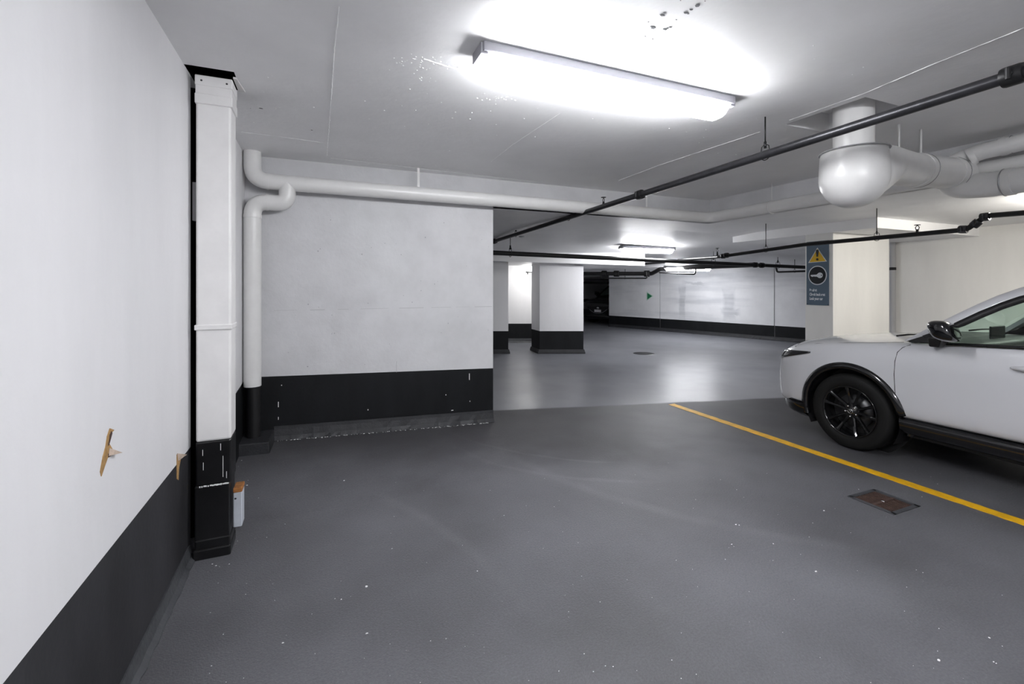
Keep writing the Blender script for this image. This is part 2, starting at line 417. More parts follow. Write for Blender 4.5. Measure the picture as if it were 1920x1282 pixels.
# ------------------------------------------------------------------ ceiling of the near bay
HOLE_D = (-0.70, -0.455, 3.09, 3.37)
HOLE_S = (3.34, 3.86, 1.86, 2.42)
bm = BM()
xs = frange(-1.2, BAYX, 26) + [HOLE_D[0], HOLE_D[1], HOLE_S[0], HOLE_S[1]]
ys = frange(-4, 5.3, 30) + [HOLE_D[2], HOLE_D[3], HOLE_S[2], HOLE_S[3]]
sheet_with_holes(bm, xs, ys, lambda x, y: ZC, [HOLE_D, HOLE_S])
shaft(bm, HOLE_D, ZC, ZC+0.4, 1); shaft(bm, HOLE_S, ZC, ZC+0.16, 2)
ce = obj('ceiling', bm, ['ceiling', 'void', 'ceiling'])
tag(ce, 'white painted concrete ceiling of the parking bay with seams', 'ceiling', kind='structure')
# lower slab with its upstand faces round the bay
bm = BM()
xs = frange(-2, 22, 60) + [1.9, BAYX]
ys = frange(-4, 30, 85) + [5.03]
sheet_with_holes(bm, xs, ys, zlane, [], extra=lambda x, y: x < BAYX and y < 5.03)
box(bm, -0.9, BAYX+0.1, 5.022, 5.13, ZL, ZC+0.05, 1); box(bm, BAYX, BAYX+0.1, -4, 5.13, ZL, ZC+0.05, 1)
ls = obj('ceiling_lane', bm, ['ceiling', 'wall_concrete'])
tag(ls, 'lower white concrete slab over the driving lane and the next bay', 'ceiling', kind='structure')

# ------------------------------------------------------------------ walls with painted bands
def banded_wall(name, a, b, thick, h, bands, mats, label, bandz=0.63, z0=0.0, parent=None, zb=None, ztop=None):
    """vertical slab from a to b (floor points), thickness to the far side of the viewer; lower band in its own paint"""
    a, b = Vector((a[0], a[1], 0)), Vector((b[0], b[1], 0))
    t = (b-a).normalized(); n = Vector((-t.y, t.x, 0))*thick
    bm = BM()
    (za, zb_) = zb if zb else (bandz, bandz)
    fa, fb = (z0, z0) if not isinstance(z0, tuple) else z0
    zt = h if isinstance(h, tuple) else (h, h)
    P = lambda p, z: (p.x, p.y, z)
    hexa(bm, [P(a,fa-0.05), P(b,fb-0.05), P(b+n,fb-0.05), P(a+n,fa-0.05)], [P(a,za), P(b,zb_), P(b+n,zb_), P(a+n,za)], 1)
    hexa(bm, [P(a,za), P(b,zb_), P(b+n,zb_), P(a+n,za)], [P(a,zt[0]), P(b,zt[1]), P(b+n,zt[1]), P(a+n,zt[0])], 0)
    o = obj(name, bm, mats, parent)
    if parent is None: tag(o, label, 'wall', kind='structure')
    return o
def cove(name, pts, nrm, w, h, m, label, jitter=0.0, zf=None, seed=1):
    """quarter-round upstand along a run of floor points"""
    rnd = random.Random(seed); bm = BM(); n = Vector((nrm[0], nrm[1], 0)).normalized()
    rows = []
    a, b = Vector((*pts[0], 0)), Vector((*pts[1], 0)); K = max(2, int((b-a).length/0.05))
    for i in range(K+1):
        p = a.lerp(b, i/K); z0 = zf(p.x, p.y) if zf else 0
        j = rnd.uniform(-jitter, jitter)
        rows.append([p + Vector((0,0,z0-0.02)), p + n*(w+j) + Vector((0,0,z0-0.02)), p + n*(w+j) + Vector((0,0,z0+0.006)), p + n*(w*0.45+j*0.4) + Vector((0,0,z0+h*0.30)),
                     p + n*w*0.22 + Vector((0,0,z0+h*0.75)), p + n*w*0.15 + Vector((0,0,z0+h)), p + Vector((0,0,z0+h))])
    vs = [[bm.verts.new(q) for q in r] for r in rows]
    for i in range(K):
        for j in range(6): bm.faces.new((vs[i][j], vs[i][j+1], vs[i+1][j+1], vs[i+1][j]))
        bm.faces.new((vs[i][6], vs[i][0], vs[i+1][0], vs[i+1][6]))
    bm.faces.new(vs[0]); bm.faces.new(vs[-1][::-1])
    o = obj(name, bm, m)
    return tag(o, label, 'baseboard', kind='structure')

# long wall beside the viewer: runs along y, its face at XW
WL = banded_wall('wall_left', (XW, -4), (XW, 3.24), 0.14, 3.0, None, ['wall', 'band_scuffed'], 'long white drywall with a scuffed charcoal band, torn in two places', bandz=0.64)
cove('baseboard_left', ((XW, -4), (XW, 3.2)), (1, 0), 0.042, 0.075, 'cove', 'grey coated upstand at the foot of the torn white wall', 0.006)
# return wall in the recess
banded_wall('wall_recess', (-0.65, 3.5), (-0.65, 5.1), 0.14, 3.0, None, ['wall', 'band'], 'narrow white wall of the recess behind the square duct', bandz=0.70, zb=(0.64, 0.70))
# short wall that ends at the lane
WC = banded_wall('wall_centre', (-0.75, YC), (1.893, YC), 0.24, 2.95, None, ['wall_concrete', 'band'], 'short white concrete wall with a black band ending at the lane', zb=(0.722, 0.626), z0=(0.05, 0.0))
cove('baseboard_centre', ((-0.40, YC), (1.893, YC)), (0, -1), 0.05, 0.135, 'cove_dark', 'dark grey flaking upstand along the short concrete wall', 0.012, fz, 3)
# pale flaking line where the upstand meets the floor
def flakes(name, spots, size, m, label, parent=None, seed=5, up=1, flat=0.35):
    rnd = random.Random(seed); bm = BM()
    for p in spots:
        k = rnd.choice((4, 5, 6)); s = size*rnd.uniform(0.4, 1.5); a0 = rnd.uniform(0, 6.28); el = rnd.uniform(0.35, 1)
        lo = []; hi = []
        for i in range(k):
            a = a0 + 2*PI*i/k; r = s*rnd.uniform(0.7, 1.1)
            q = Vector((math.cos(a)*r, math.sin(a)*r*el, 0))
            lo.append(p + q); hi.append(p + q*0.8 + Vector((0,0,up*s*flat)))
        hexa(bm, lo, hi)
    o = obj(name, bm, m, parent)
    if label: tag(o, label, 'debris' if parent is None else None, kind='stuff')
    return o

# far walls of the lane, seen at their own angle
FA, FB = Vector((10.42, 14.83, 0)), Vector((12.42, 8.45, 0)); ft = (FB-FA).normalized(); fn = Vector((-ft.y, ft.x, 0))
WF = bpy.data.objects.new('wall_far', None); link(WF); tag(WF, 'long white stained wall with a black band across the driving lane', 'wall', kind='structure')
def far_point(u):
    d = ray(u, 600); n = Vector((ft.y, -ft.x, 0)); t = FA.dot(n) / Vector((d.x, d.y, 0)).dot(n)
    return Vector((d.x*t, d.y*t, 0))
marks = [FA, far_point(1237.5), far_point(1452), FB + ft*6]
for i in range(3):
    a, b = marks[i] + ft*(0.012 if i else 0), marks[i+1] - ft*0.012
    o = banded_wall('panel', b, a, -0.3, 2.6, None, ['wall_stained', 'band'], '', bandz=0.43, parent=WF)
bm = BM(); a, b = FA, FB + ft*6; k = fn*0.35
hexa(bm, [a+fn*0.03, b+fn*0.03, b+k, a+k], [p + Vector((0,0,2.58)) for p in (a+fn*0.03, b+fn*0.03, b+k, a+k)])
obj('backing', bm, 'seam_dark', WF)
cove('baseboard_far', (FA.to_tuple()[:2], (FB+ft*6).to_tuple()[:2]), tuple(-fn)[:2], 0.05, 0.11, 'cove_dark', 'dark upstand along the foot of the stained lane wall', 0.01, None, 8)

# dark end of the lane
def wall2(name, u0, d0, u1, d1, h, mats, label, bandz=0.6, thick=0.2):
    a, b = atd(u0, 600, d0), atd(u1, 600, d1)
    return banded_wall(name, (a.x, a.y), (b.x, b.y), thick, h, None, mats, label, bandz)
wall2('wall_end', 1020, 25, 1260, 25.5, 2.6, ['wall', 'band'], 'dim white wall with a black band at the dark end of the lane', 0.85)
# bright nook behind the columns
wall2('wall_nook', 860, 12.755, 1050, 12.755, 2.6, ['wall', 'band'], 'brightly lit white wall seen between the two lane columns', 0.53)
a, b = atd(905, 600, 12.75), atd(1050, 600, 12.75)
cove('baseboard_nook', ((a.x, a.y), (b.x, b.y)), (-SY, -CY), 0.05, 0.12, 'cove', 'grey upstand under the brightly lit nook wall', 0.006, None, 9)
a, b = atd(1050, 600, 12.755), atd(1050, 600, 25)
banded_wall('wall_nook_side', (a.x, a.y), (b.x, b.y), 0.2, 2.6, None, ['wall', 'band'], 'side wall running back from the bright nook to the dark lane end', 0.55)
# bay walls out of view
banded_wall('wall_right', (XR, 5.9), (XR, -4), 0.2, 2.56, None, ['wall_warm', 'band'], 'warm white wall behind the white parked car', 0.55)
banded_wall('wall_rear', (XR+0.3, -4), (-1, -4), 0.2, 3.0, None, ['wall', 'band'], 'white wall behind the viewer at the head of the bays', 0.64)
banded_wall('wall_outer', (-2, 5.2), (-2, 13.2), 0.2, 2.6, None, ['wall', 'band'], 'white wall closing the lane behind the short concrete wall', 0.6)
banded_wall('wall_outer_back', (-2, 13.2), (3.6, 12.2), 0.2, 2.6, None, ['wall', 'band'], 'white wall beyond the first column, mostly hidden', 0.6)

# ------------------------------------------------------------------ columns
def column(name, quad, h, bandz, label, mats=('wall', 'band'), plinth=None, group=None):
    root = bpy.data.objects.new(name, None); link(root); tag(root, label, 'column', group, 'structure')
    q = [Vector((*p, 0)) for p in quad]; c = sum(q, Vector())/4
    bm = BM()
    if bandz: hexa(bm, [p - Vector((0,0,0.02)) for p in q], [p + Vector((0,0,bandz)) for p in q], 1)
    ht = h if isinstance(h, (list, tuple)) else [h]*4
    hexa(bm, [p + Vector((0,0,bandz)) for p in q], [p + Vector((0,0,z)) for p, z in zip(q, ht)], 0)
    obj('shaft', bm, list(mats), root)
    if plinth:
        bm = BM(); e = [p + (p-c).normalized()*0.045 for p in q]; e2 = [p + (p-c).normalized()*0.02 for p in q]
        hexa(bm, [p - Vector((0,0,0.02)) for p in e], [p + Vector((0,0,plinth*0.35)) for p in e])
        hexa(bm, [p + Vector((0,0,plinth*0.35)) for p in e], [p + Vector((0,0,plinth)) for p in e2])
        obj('upstand', bm, 'cove_dark', root)
    return root
colB = [(4.773, 9.557), (5.716, 9.155), (5.87, 9.52), (4.83, 10.12)]
column('column_wide', colB, [2.16, 2.06, 2.06, 2.16], 0.53, 'wide white column with a black band standing free in the lane', plinth=0.10)
colA = [(3.05, 10.29), (4.095, 9.845), (4.20, 10.25), (3.15, 10.70)]
column('column_edge', colA, 2.20, 0.53, 'white column with a black band, half hidden by the short concrete wall', plinth=0.10)
# drop beams over those columns
bm = BM()
def slab(bm, quad, z0s, z1):
    hexa(bm, [Vector((p[0], p[1], z)) for p, z in zip(quad, z0s)], [Vector((p[0], p[1], z1)) for p in quad])
slab(bm, [(2.6, 10.15), (6.9, 8.42), (7.4, 9.6), (3.1, 11.4)], [2.20, 2.05, 2.02, 2.16], 2.42)
tag(obj('beam_lane', bm, 'ceiling'), 'white drop beam over the two lane columns', 'beam', kind='structure')
PX0, PX1, PY0, PY1 = 7.0, 8.391, 4.33, 4.745
bm = BM(); box(bm, PX0, XR, 3.76, 6.10, 2.385, 2.60)
tag(obj('beam_drop_panel', bm, 'ceiling'), 'white drop panel on top of the column with the blue sign', 'beam', kind='structure')
column('column_sign', [(PX0, PY0), (PX1, PY0), (PX1, PY1), (PX0, PY1)], 2.385, 0.0, 'off-white rectangular column carrying the blue warning sign', mats=('wall_warm', 'band'))

# ------------------------------------------------------------------ ceiling lamps
def batten_lamp(x0, x1, y0, y1, ztop, lens, label, drop=0.135, rot=0.0, centre=None):
    """surface batten: tray, wrap-round diffuser, end caps"""
    L_, W_ = x1-x0, y1-y0
    c = centre or Vector(((x0+x1)/2, (y0+y1)/2, ztop))
    root = empty('ceiling_lamp', c, label, 'lamp')
    root.rotation_euler = (0, 0, rot)
    h = L_/2; k = W_/2
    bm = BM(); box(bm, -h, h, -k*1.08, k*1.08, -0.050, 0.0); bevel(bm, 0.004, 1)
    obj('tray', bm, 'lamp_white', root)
    prof = [(-k*0.84, -0.048), (-k*0.88, -0.062), (-k*0.84, -drop*0.92), (-k*0.5, -drop), (k*0.5, -drop), (k*0.84, -drop*0.92), (k*0.88, -0.062), (k*0.84, -0.048)]
    bm = BM(); e = 0.03
    hexa(bm, [Vector((-h+e, y, z)) for y, z in prof], [Vector((h-e, y, z)) for y, z in prof])
    # tapered ends
    for v in bm.verts:
        if v.co.z < -drop*0.9: v.co.x *= (h-e-0.045)/(h-e)
    obj('diffuser', bm, lens, root)
    for s in (-1, 1):
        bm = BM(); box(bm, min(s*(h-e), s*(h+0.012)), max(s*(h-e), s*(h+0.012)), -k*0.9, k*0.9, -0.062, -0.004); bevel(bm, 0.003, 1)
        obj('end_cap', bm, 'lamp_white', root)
    return root
batten_lamp(0.775, 2.535, 2.19, 2.345, ZC, 'lens_near', 'long lit batten lamp on the ceiling of the empty bay')
batten_lamp(6.62, 8.3, 1.93, 2.08, ZL, 'lens_bay', 'lit batten lamp over the white parked car, beyond the picture edge')
batten_lamp(0.775, 2.535, -1.15, -1.0, ZC, 'lens_fill', 'added unseen batten lamp filling the bay from behind the viewer')  # added out of view as fill for walls, floor and ceiling
a, b = atd(1163.7, 464.4, 9.25), atd(1262, 469.4, 9.65)
cz = zlane(*((a+b)/2).xy)
lane_rot = math.atan2(b.y-a.y, b.x-a.x)
batten_lamp(-(b-a).xy.length/2, (b-a).xy.length/2, -0.08, 0.08, 0, 'lens_lane', 'lit batten lamp over the driving lane above the black main pipe', centre=Vector((*((a+b)/2).xy, cz-0.005)), rot=lane_rot)
c = atd(1290, 497, 13.2)
batten_lamp(-0.7, 0.7, -0.09, 0.09, 0, 'lens_lane', 'far lit batten lamp behind the black main pipe', centre=Vector((c.x, c.y, zlane(c.x, c.y)-0.004)), rot=lane_rot-0.2)
# oval lamp in the nook, partly hidden by the wide column
c = atd(1000, 506, 11.9)
root = empty('bulkhead_lamp', (c.x, c.y, 2.15), 'lit oval bulkhead lamp half hidden behind the wide column', 'lamp')
root.rotation_euler = (0, 0, -YAW)
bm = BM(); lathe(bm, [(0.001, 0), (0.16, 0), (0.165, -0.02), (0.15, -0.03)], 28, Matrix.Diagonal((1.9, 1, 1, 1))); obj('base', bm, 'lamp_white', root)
bm = BM(); lathe(bm, [(0.155, -0.02), (0.15, -0.09), (0.11, -0.16), (0.05, -0.185), (0, -0.19)], 28, Matrix.Diagonal((1.9, 1, 1, 1))); obj('diffuser', bm, 'lens_nook', root)
bm = BM(); tube(bm, [(-0.20, 0, -0.2), (0.2, 0, -0.2)], 0.018, 8); tube(bm, [(-0.15, 0, -0.16), (-0.15, 0, -0.26)], 0.014, 8); obj('guard_bar', bm, 'steel_black', root)
# small ceiling disc
c = atd(978, 445.5, 8.3)
bm = BM(); lathe(bm, [(0, 0), (0.055, 0), (0.05, -0.012), (0.02, -0.02), (0, -0.02)], 18, Matrix.Translation((c.x, c.y, zlane(c.x, c.y))))
tag(obj('ceiling_disc', bm, 'sign_white'), 'small round white disc on the lane ceiling', 'ceiling disc')

# ------------------------------------------------------------------ square duct at the end of the drywall
DX0, DX1, DY0, DY1 = -0.660, -0.482, 3.17, 3.345
du = empty('square_duct', ((DX0+DX1)/2, (DY0+DY1)/2, 0), 'square sheet metal duct, white above and black at the foot', 'duct')
def part(name, bm, m, root, label=None, smooth=False, auto=None):
    o = obj(name, bm, m, None, smooth, label, auto); return into(o, root)
bm = BM(); box(bm, DX0, DX1, DY0, DY1, 0.68, 2.80); bevel(bm, 0.012, 2); part('upper_casing', bm, 'duct_white', du)
bm = BM(); box(bm, DX0-0.001, DX1+0.001, DY0-0.001, DY1+0.001, 0.42, 0.682); bevel(bm, 0.010, 2); part('lower_casing', bm, 'duct_black', du, 'black painted lower casing')
bm = BM(); box(bm, DX0-0.004, DX1-0.006, DY0-0.012, DY1, 0.105, 0.425); bevel(bm, 0.006, 2); part('boot', bm, 'duct_black', du, 'black boot casing')
bm = BM(); box(bm, DX0-0.002, DX1-0.002, DY0-0.018, DY1, 0.055, 0.112); bevel(bm, 0.006, 1); part('foot_flange', bm, 'duct_black', du)
bm = BM(); box(bm, DX0-0.012, DX1+0.0, DY0-0.022, DY1, -0.01, 0.058); bevel(bm, 0.008, 1); part('foot', bm, 'duct_black', du)
bm = BM(); box(bm, DX0-0.006, DX1+0.006, DY0-0.007, DY1+0.004, 1.338, 1.368); bevel(bm, 0.003, 1); part('strap', bm, 'duct_white', du)
bm = BM(); box(bm, DX0-0.004, DX1+0.008, DY0-0.010, DY1, 2.665, 2.725); bevel(bm, 0.004, 1); part('collar', bm, 'duct_white', du)
bm = BM(); box(bm, DX0-0.001, DX1+0.004, DY0-0.006, DY1, 2.722, 2.775); bevel(bm, 0.004, 1); part('collar', bm, 'duct_white', du)
bm = BM(); box(bm, DX0-0.003, DX1+0.008, DY0-0.010, DY1, 2.772, 2.832); bevel(bm, 0.004, 1); part('collar', bm, 'duct_white', du)
for x in (DX0+0.03, DX1-0.02):
    bm = BM(); lathe(bm, [(0, 0.004), (0.005, 0.003), (0.006, 0)], 10, Matrix.Translation((x, DY0-0.010, 2.80)) @ Matrix.Rotation(PI/2, 4, 'X')); part('screw', bm, 'steel_dark', du)
bm = BM(); hexa(bm, [(DX1+0.012, 3.16, ZC-0.012), (DX1+0.03, 3.16, ZC-0.012), (DX1+0.05, 3.36, ZC-0.012), (DX1+0.012, 3.36, ZC-0.012)], [(DX1+0.012, 3.16, ZC-0.002), (DX1+0.03, 3.16, ZC-0.002), (DX1+0.05, 3.36, ZC-0.002), (DX1+0.012, 3.36, ZC-0.002)])
part('ceiling_plate', bm, 'duct_white', du)
bm = BM(); rnd = random.Random(4)     # bare metal scratches on the black foot
for (x, z0, z1) in ((-0.625, 0.60, 0.635), (-0.622, 0.515, 0.56), (-0.535, 0.62, 0.66), (-0.523, 0.46, 0.585), (-0.505, 0.45, 0.49)):
    box(bm, x-0.0013, x+0.0013, DY0-0.0025, DY0+0.001, z0, z1)
for i in range(14):
    x = DX0+0.02+i*0.0105; box(bm, x, x+rnd.uniform(0.004, 0.012), DY0-0.0145, DY0-0.010, 0.418+rnd.uniform(0, 0.003), 0.424+rnd.uniform(0.001, 0.004))
part('bare_scratches', bm, 'flake', du)['kind'] = 'stuff'
bm = BM(); box(bm, -0.695, -0.665, 3.26, 3.30, 1.99, 2.22); part('packing_block', bm, 'seam_dark', du)
# shade of the open gap is painted: a near-black block stands in it
bm = BM(); box(bm, -0.84, -0.665, 3.44, 3.50, 0, 2.95); tag(obj('wall_gap_shade', bm, 'void'), 'near-black block painting the shade between the drywall end and the square duct', 'wall', kind='structure')

# pale box on the side of the duct
gb = empty('junction_box', (-0.45, 3.24, 0.14), 'small pale grey metal box with a rusty top beside the black duct foot', 'junction box')
bm = BM(); box(bm, -0.474, -0.428, 3.19, 3.29, 0.135, 0.345); bevel(bm, 0.004, 1); part('casing', bm, 'grey_box', gb)
bm = BM(); box(bm, -0.475, -0.426, 3.188, 3.292, 0.345, 0.372); bevel(bm, 0.005, 2); part('rusty_top', bm, 'rust', gb, 'rusted orange top edge')
bm = BM(); lathe(bm, [(0, 0.003), (0.005, 0.002), (0.006, 0)], 10, Matrix.Translation((-0.462, 3.19, 0.31)) @ Matrix.Rotation(PI/2, 4, 'X')); part('screw', bm, 'steel_dark', gb)

# ------------------------------------------------------------------ white drain pipe along the wall and ceiling
RP = 0.074; PYC = 4.865; PZ = 2.583; PXV = -0.567
dp = empty('drain_pipe', (PXV, PYC, 0.15), 'white drain pipe rising in the corner and running along the ceiling edge', 'pipe')
bm = BM(); tube(bm, fillet([(PXV, PYC, ZC+0.02), (PXV, PYC, PZ), (5.135, PYC, PZ-0.02), (5.135, -3.5, PZ-0.02)], 0.16, 10), RP, 20); part('ceiling_run', bm, 'pipe_white', dp, smooth=True, auto=50)
bm = BM(); tube(bm, fillet([(-0.275, PYC, PZ), (-0.275, PYC, 2.385), (PXV, PYC, 2.385), (PXV, PYC, 0.66)], 0.13, 9), RP, 20); part('riser', bm, 'pipe_white', dp, smooth=True, auto=50)
bm = BM(); tube(bm, [(PXV+0.01, PYC, 0.70), (PXV+0.01, PYC, 0.12)], 0.058, 18); part('black_foot_pipe', bm, 'pipe_black', dp, 'black painted foot of the riser', smooth=True, auto=50)
for p0, p1 in (((PXV, PYC, 2.23), (PXV, PYC, 2.26)), ((-0.455, PYC, 2.385), (-0.435, PYC, 2.385)), ((-0.10, PYC, PZ), (-0.08, PYC, PZ)), ((-0.45, PYC, PZ), (-0.43, PYC, PZ))):
    bm = BM(); tube(bm, [p0, p1], RP+0.004, 20); part('joint_ring', bm, 'pipe_white', dp, smooth=True, auto=50)
for x in (0.98, 4.0):
    bm = BM(); box(bm, x-0.012, x+0.012, PYC-0.02, PYC-0.016, PZ+0.05, ZC); tube(bm, [(x, PYC-0.012, PZ+0.07), (x, PYC-0.012, ZC)], 0.006, 8); part('hanger_strap', bm, 'pipe_white', dp)
for y in (3.9, 3.0, 1.6):
    bm = BM(); tube(bm, [(5.135, y, PZ), (5.135, y, ZC)], 0.006, 8); lathe(bm, [(RP+0.004, -0.012), (RP+0.008, -0.012), (RP+0.008, 0.012), (RP+0.004, 0.012)], 20, Matrix.Translation((5.135, y, PZ-0.02)) @ Matrix.Rotation(PI/2, 4, 'X')); part('hanger_strap', bm, 'pipe_white', dp)
# concrete plinth under the riser
bm = BM(); hexa(bm, [(-0.66, 4.655, 0.0), (-0.40, 4.645, 0.0), (-0.385, 5.03, 0.0), (-0.66, 5.03, 0.0)], [(-0.66, 4.67, 0.185), (-0.415, 4.66, 0.18), (-0.40, 5.03, 0.19), (-0.66, 5.03, 0.19)]); bevel(bm, 0.008, 2)
tag(obj('concrete_plinth', bm, 'cove_dark'), 'low dark concrete plinth under the corner drain riser', 'plinth')

# ------------------------------------------------------------------ big sewer pipe with trap
SX, SYY = 3.585, 2.075
sp = empty('sewer_pipe', (SX, SYY, 2.16), 'fat white insulated sewer pipe with a rounded trap and branches', 'pipe')
bm = BM(); tube(bm, [(SX, SYY, 2.56), (SX, SYY, ZC+0.16)], 0.125, 28); part('stub', bm, 'pipe_white', sp, smooth=True, auto=50)
bm = BM()
prof = [(0, 2.585), (0.17, 2.585), (0.196, 2.578), (0.205, 2.56), (0.213, 2.40)] + [(0.214*math.cos(a), 2.385-0.222*math.sin(a)) for a in frange(0.08, PI/2-0.05, 10)] + [(0, 2.163)]
lathe(bm, prof, 40, Matrix.Translation((SX, SYY, 0)))
path = fillet([(SX, SYY, 2.405), (SX+0.14, SYY, 2.415), (SX+0.36, SYY, 2.515), (SX+0.75, SYY, 2.512)], 0.2, 10)
rr = [0.175 - 0.047*min(1, max(0, (p.x-SX-0.22)/0.30)) for p in path]
tube(bm, path, rr, 28)
o = part('trap', bm, 'pipe_white', sp, smooth=True)
md = o.modifiers.new('r', 'REMESH'); md.mode = 'VOXEL'; md.voxel_size = 0.012; md.use_smooth_shade = True
md = o.modifiers.new('s', 'SMOOTH'); md.iterations = 8; md.factor = 0.5
bpy.context.view_layer.update(); apply_mods(o)
bm = BM(); tube(bm, [(SX+0.62, SYY, 2.512), (5.02, SYY, 2.545)], 0.128, 28); part('main_run', bm, 'pipe_white', sp, smooth=True, auto=50)
bm = BM(); tube(bm, fillet([(4.80, SYY, 2.53), (4.985, SYY, 2.43), (5.01, SYY-0.22, 2.415), (5.01, 0.9, 2.43), (5.01, -3.4, 2.45)], 0.12, 8), 0.100, 24); part('branch', bm, 'pipe_white', sp, smooth=True, auto=50)
bm = BM(); tube(bm, fillet([(4.84, SYY+0.02, 2.56), (4.98, SYY, 2.66), (5.02, SYY-0.15, 2.70), (5.08, 1.2, 2.745), (5.08, -3.4, 2.76)], 0.10, 8), 0.066, 20); part('branch', bm, 'pipe_white', sp, smooth=True, auto=50)
def ring(c, axis, r, l):
    q = Vector((0, 0, 1)).rotation_difference(Vector(axis)).to_matrix().to_4x4()
    bm = BM(); lathe(bm, [(r-0.01, -l/2), (r, -l/2), (r+0.003, 0), (r, l/2), (r-0.01, l/2)], 28, Matrix.Translation(c) @ q); return bm
for c, ax, r, l in (((4.40, SYY, 2.518), (1, 0, 0.02), 0.133, 0.05), ((4.86, SYY, 2.537), (1, 0, 0.02), 0.134, 0.06), ((5.01, 1.76, 2.416), (0.0, -1, 0.01), 0.106, 0.05), ((5.01, 1.5, 2.42), (0.0, -1, 0.01), 0.108, 0.14),
                    ((5.04, 1.80, 2.712), (0.07, -1, 0.05), 0.072, 0.05), ((4.99, 1.98, 2.67), (0.3, -1, 0.4), 0.073, 0.04)):
    part('joint_ring', ring(c, ax, r, l), 'pipe_white', sp, smooth=True, auto=50)
for c, ax, r in (((SX, SYY, 2.572), (0, 0, 1), 0.213), ((4.43, SYY, 2.519), (1, 0, 0.02), 0.1335), ((4.895, SYY, 2.539), (1, 0, 0.02), 0.1345), ((5.01, 1.79, 2.416), (0, -1, 0.01), 0.1065), ((5.01, 1.58, 2.42), (0, -1, 0.01), 0.1085), ((5.05, 1.76, 2.715), (0.07, -1, 0.05), 0.0725)):
    part('joint_seam', ring(c, ax, r, 0.008), 'seam_dark' if r > 0.2 else 'steel_light', sp, smooth=True, auto=50)
for x in (4.15, 4.45):
    bm = BM(); tube(bm, [(x, SYY, 2.60), (x, SYY, ZC)], 0.008, 8); part('hanger_rod', bm, 'pipe_white', sp)

# ------------------------------------------------------------------ sprinkler pipes
def lerp_on(P, s): return P[0].lerp(P[1], s)
def coupling(p, ax, r, root, m='steel_black'):
    ax = Vector(ax).normalized(); q = Vector((0, 0, 1)).rotation_difference(ax).to_matrix().to_4x4()
    bm = BM(); lathe(bm, [(r*0.95, -r*1.3), (r*1.5, -r*1.3), (r*1.62, -r*0.9), (r*1.62, r*0.9), (r*1.5, r*1.3), (r*0.95, r*1.3)], 18, Matrix.Translation(p) @ q)
    side = ax.cross(Vector((0, 0, 1))).normalized()
    for s in (-1, 1):
        c = Vector(p) + side*s*r*1.8
        tube(bm, [c - Vector((0,0,r*0.9)), c + Vector((0,0,r*0.9))], r*0.32, 8)
        tube(bm, [Vector(p) + side*s*r*1.3, c], r*0.5, 8)
    o = part('coupling', bm, m, root, smooth=True, auto=40); return o
def upright_head(p, root, h=0.10, m='steel_black'):
    p = Vector(p); bm = BM()
    tube(bm, [p, p + Vector((0,0,h*0.5))], [0.016, 0.012], 10)
    for s in (-1, 1): tube(bm, [p + Vector((0, s*0.012, h*0.45)), p + Vector((0, s*0.018, h*0.7)), p + Vector((0, 0, h*0.92))], 0.004, 6)
    lathe(bm, [(0, h*0.92), (0.028, h*0.92), (0.030, h*0.97), (0, h*1.0)], 14, Matrix.Translation(p))
    return part('sprinkler_head', bm, m, root)
def hanger(p, ztop, r, root, m='steel_black', rod=0.005):
    p = Vector(p); bm = BM()
    tube(bm, [p + Vector((0,0,r*2.6)), (p.x, p.y, ztop)], rod, 6)
    K = 16
    pts = [p + Vector((0, math.sin(a)*r*1.35, math.cos(a)*r*1.35 + (r*1.1 if math.cos(a) > 0.6 else 0))) for a in frange(0, 2*PI, K)]
    tube(bm, pts, max(0.003, r*0.12), 6, cap=False)
    tube(bm, [p + Vector((0,0,r*1.6)), p + Vector((0,0,r*3.2))], r*0.32, 8)
    return part('hanger', bm, m, root)

# near branch line over the bay
A, B = Vector((3.05, 8.07, 2.43)), Vector((3.05, 1.13, 2.60)); dirv = (B-A).normalized()
yl = lambda y: A.lerp(B, (A.y-y)/(A.y-B.y))
s1 = empty('sprinkler_pipe', (3.05, 3.0, 2.55), 'dark steel sprinkler branch line crossing the bay under the long lamp', 'pipe', 'sprinkler pipes')
bm = BM(); tube(bm, [A, yl(-3.6)], 0.030, 16); part('pipe', bm, 'steel_dark', s1, smooth=True, auto=50)
for y in (8.02, 3.80, 1.06, 0.90): coupling(yl(y), dirv, 0.030, s1)
for y, zt in ((2.37, ZC), (5.25, ZL), (7.0, ZL), (-0.6, ZC)): hanger(yl(y), zt, 0.030, s1)
upright_head(yl(4.45), s1, 0.11); 
p = yl(0.98); bm = BM(); tube(bm, [p, p + Vector((0, 0, 0.09))], 0.022, 12); part('tee', bm, 'steel_black', s1); upright_head(p + Vector((0, 0, 0.08)), s1, 0.12)

# main across the lane
A2, B2 = atd(900, 472.5, 7.9), atd(1530, 502, 11.75)
s2 = empty('sprinkler_main', (A2+B2)/2, 'thick black sprinkler main running across the lane', 'pipe', 'sprinkler pipes')
def on2(u): 
    best = min(range(401), key=lambda i: abs(px(A2.lerp(B2, i/400))[0]-u)); return A2.lerp(B2, best/400)
def px(p):
    f = p.x*SY + p.y*CY; return (CXP + FPX*(p.x*CY - p.y*SY)/f, HYP - FPX*(p.z-CAMH)/f)
bm = BM(); tube(bm, [A2, B2], 0.042, 16); part('pipe', bm, 'steel_black', s2, smooth=True, auto=50)
for u in (1416, 1428): coupling(on2(u), B2-A2, 0.040, s2)
for u in (956, 1338, 1458): p = on2(u); hanger(p, zlane(p.x, p.y), 0.045, s2, rod=0.007)

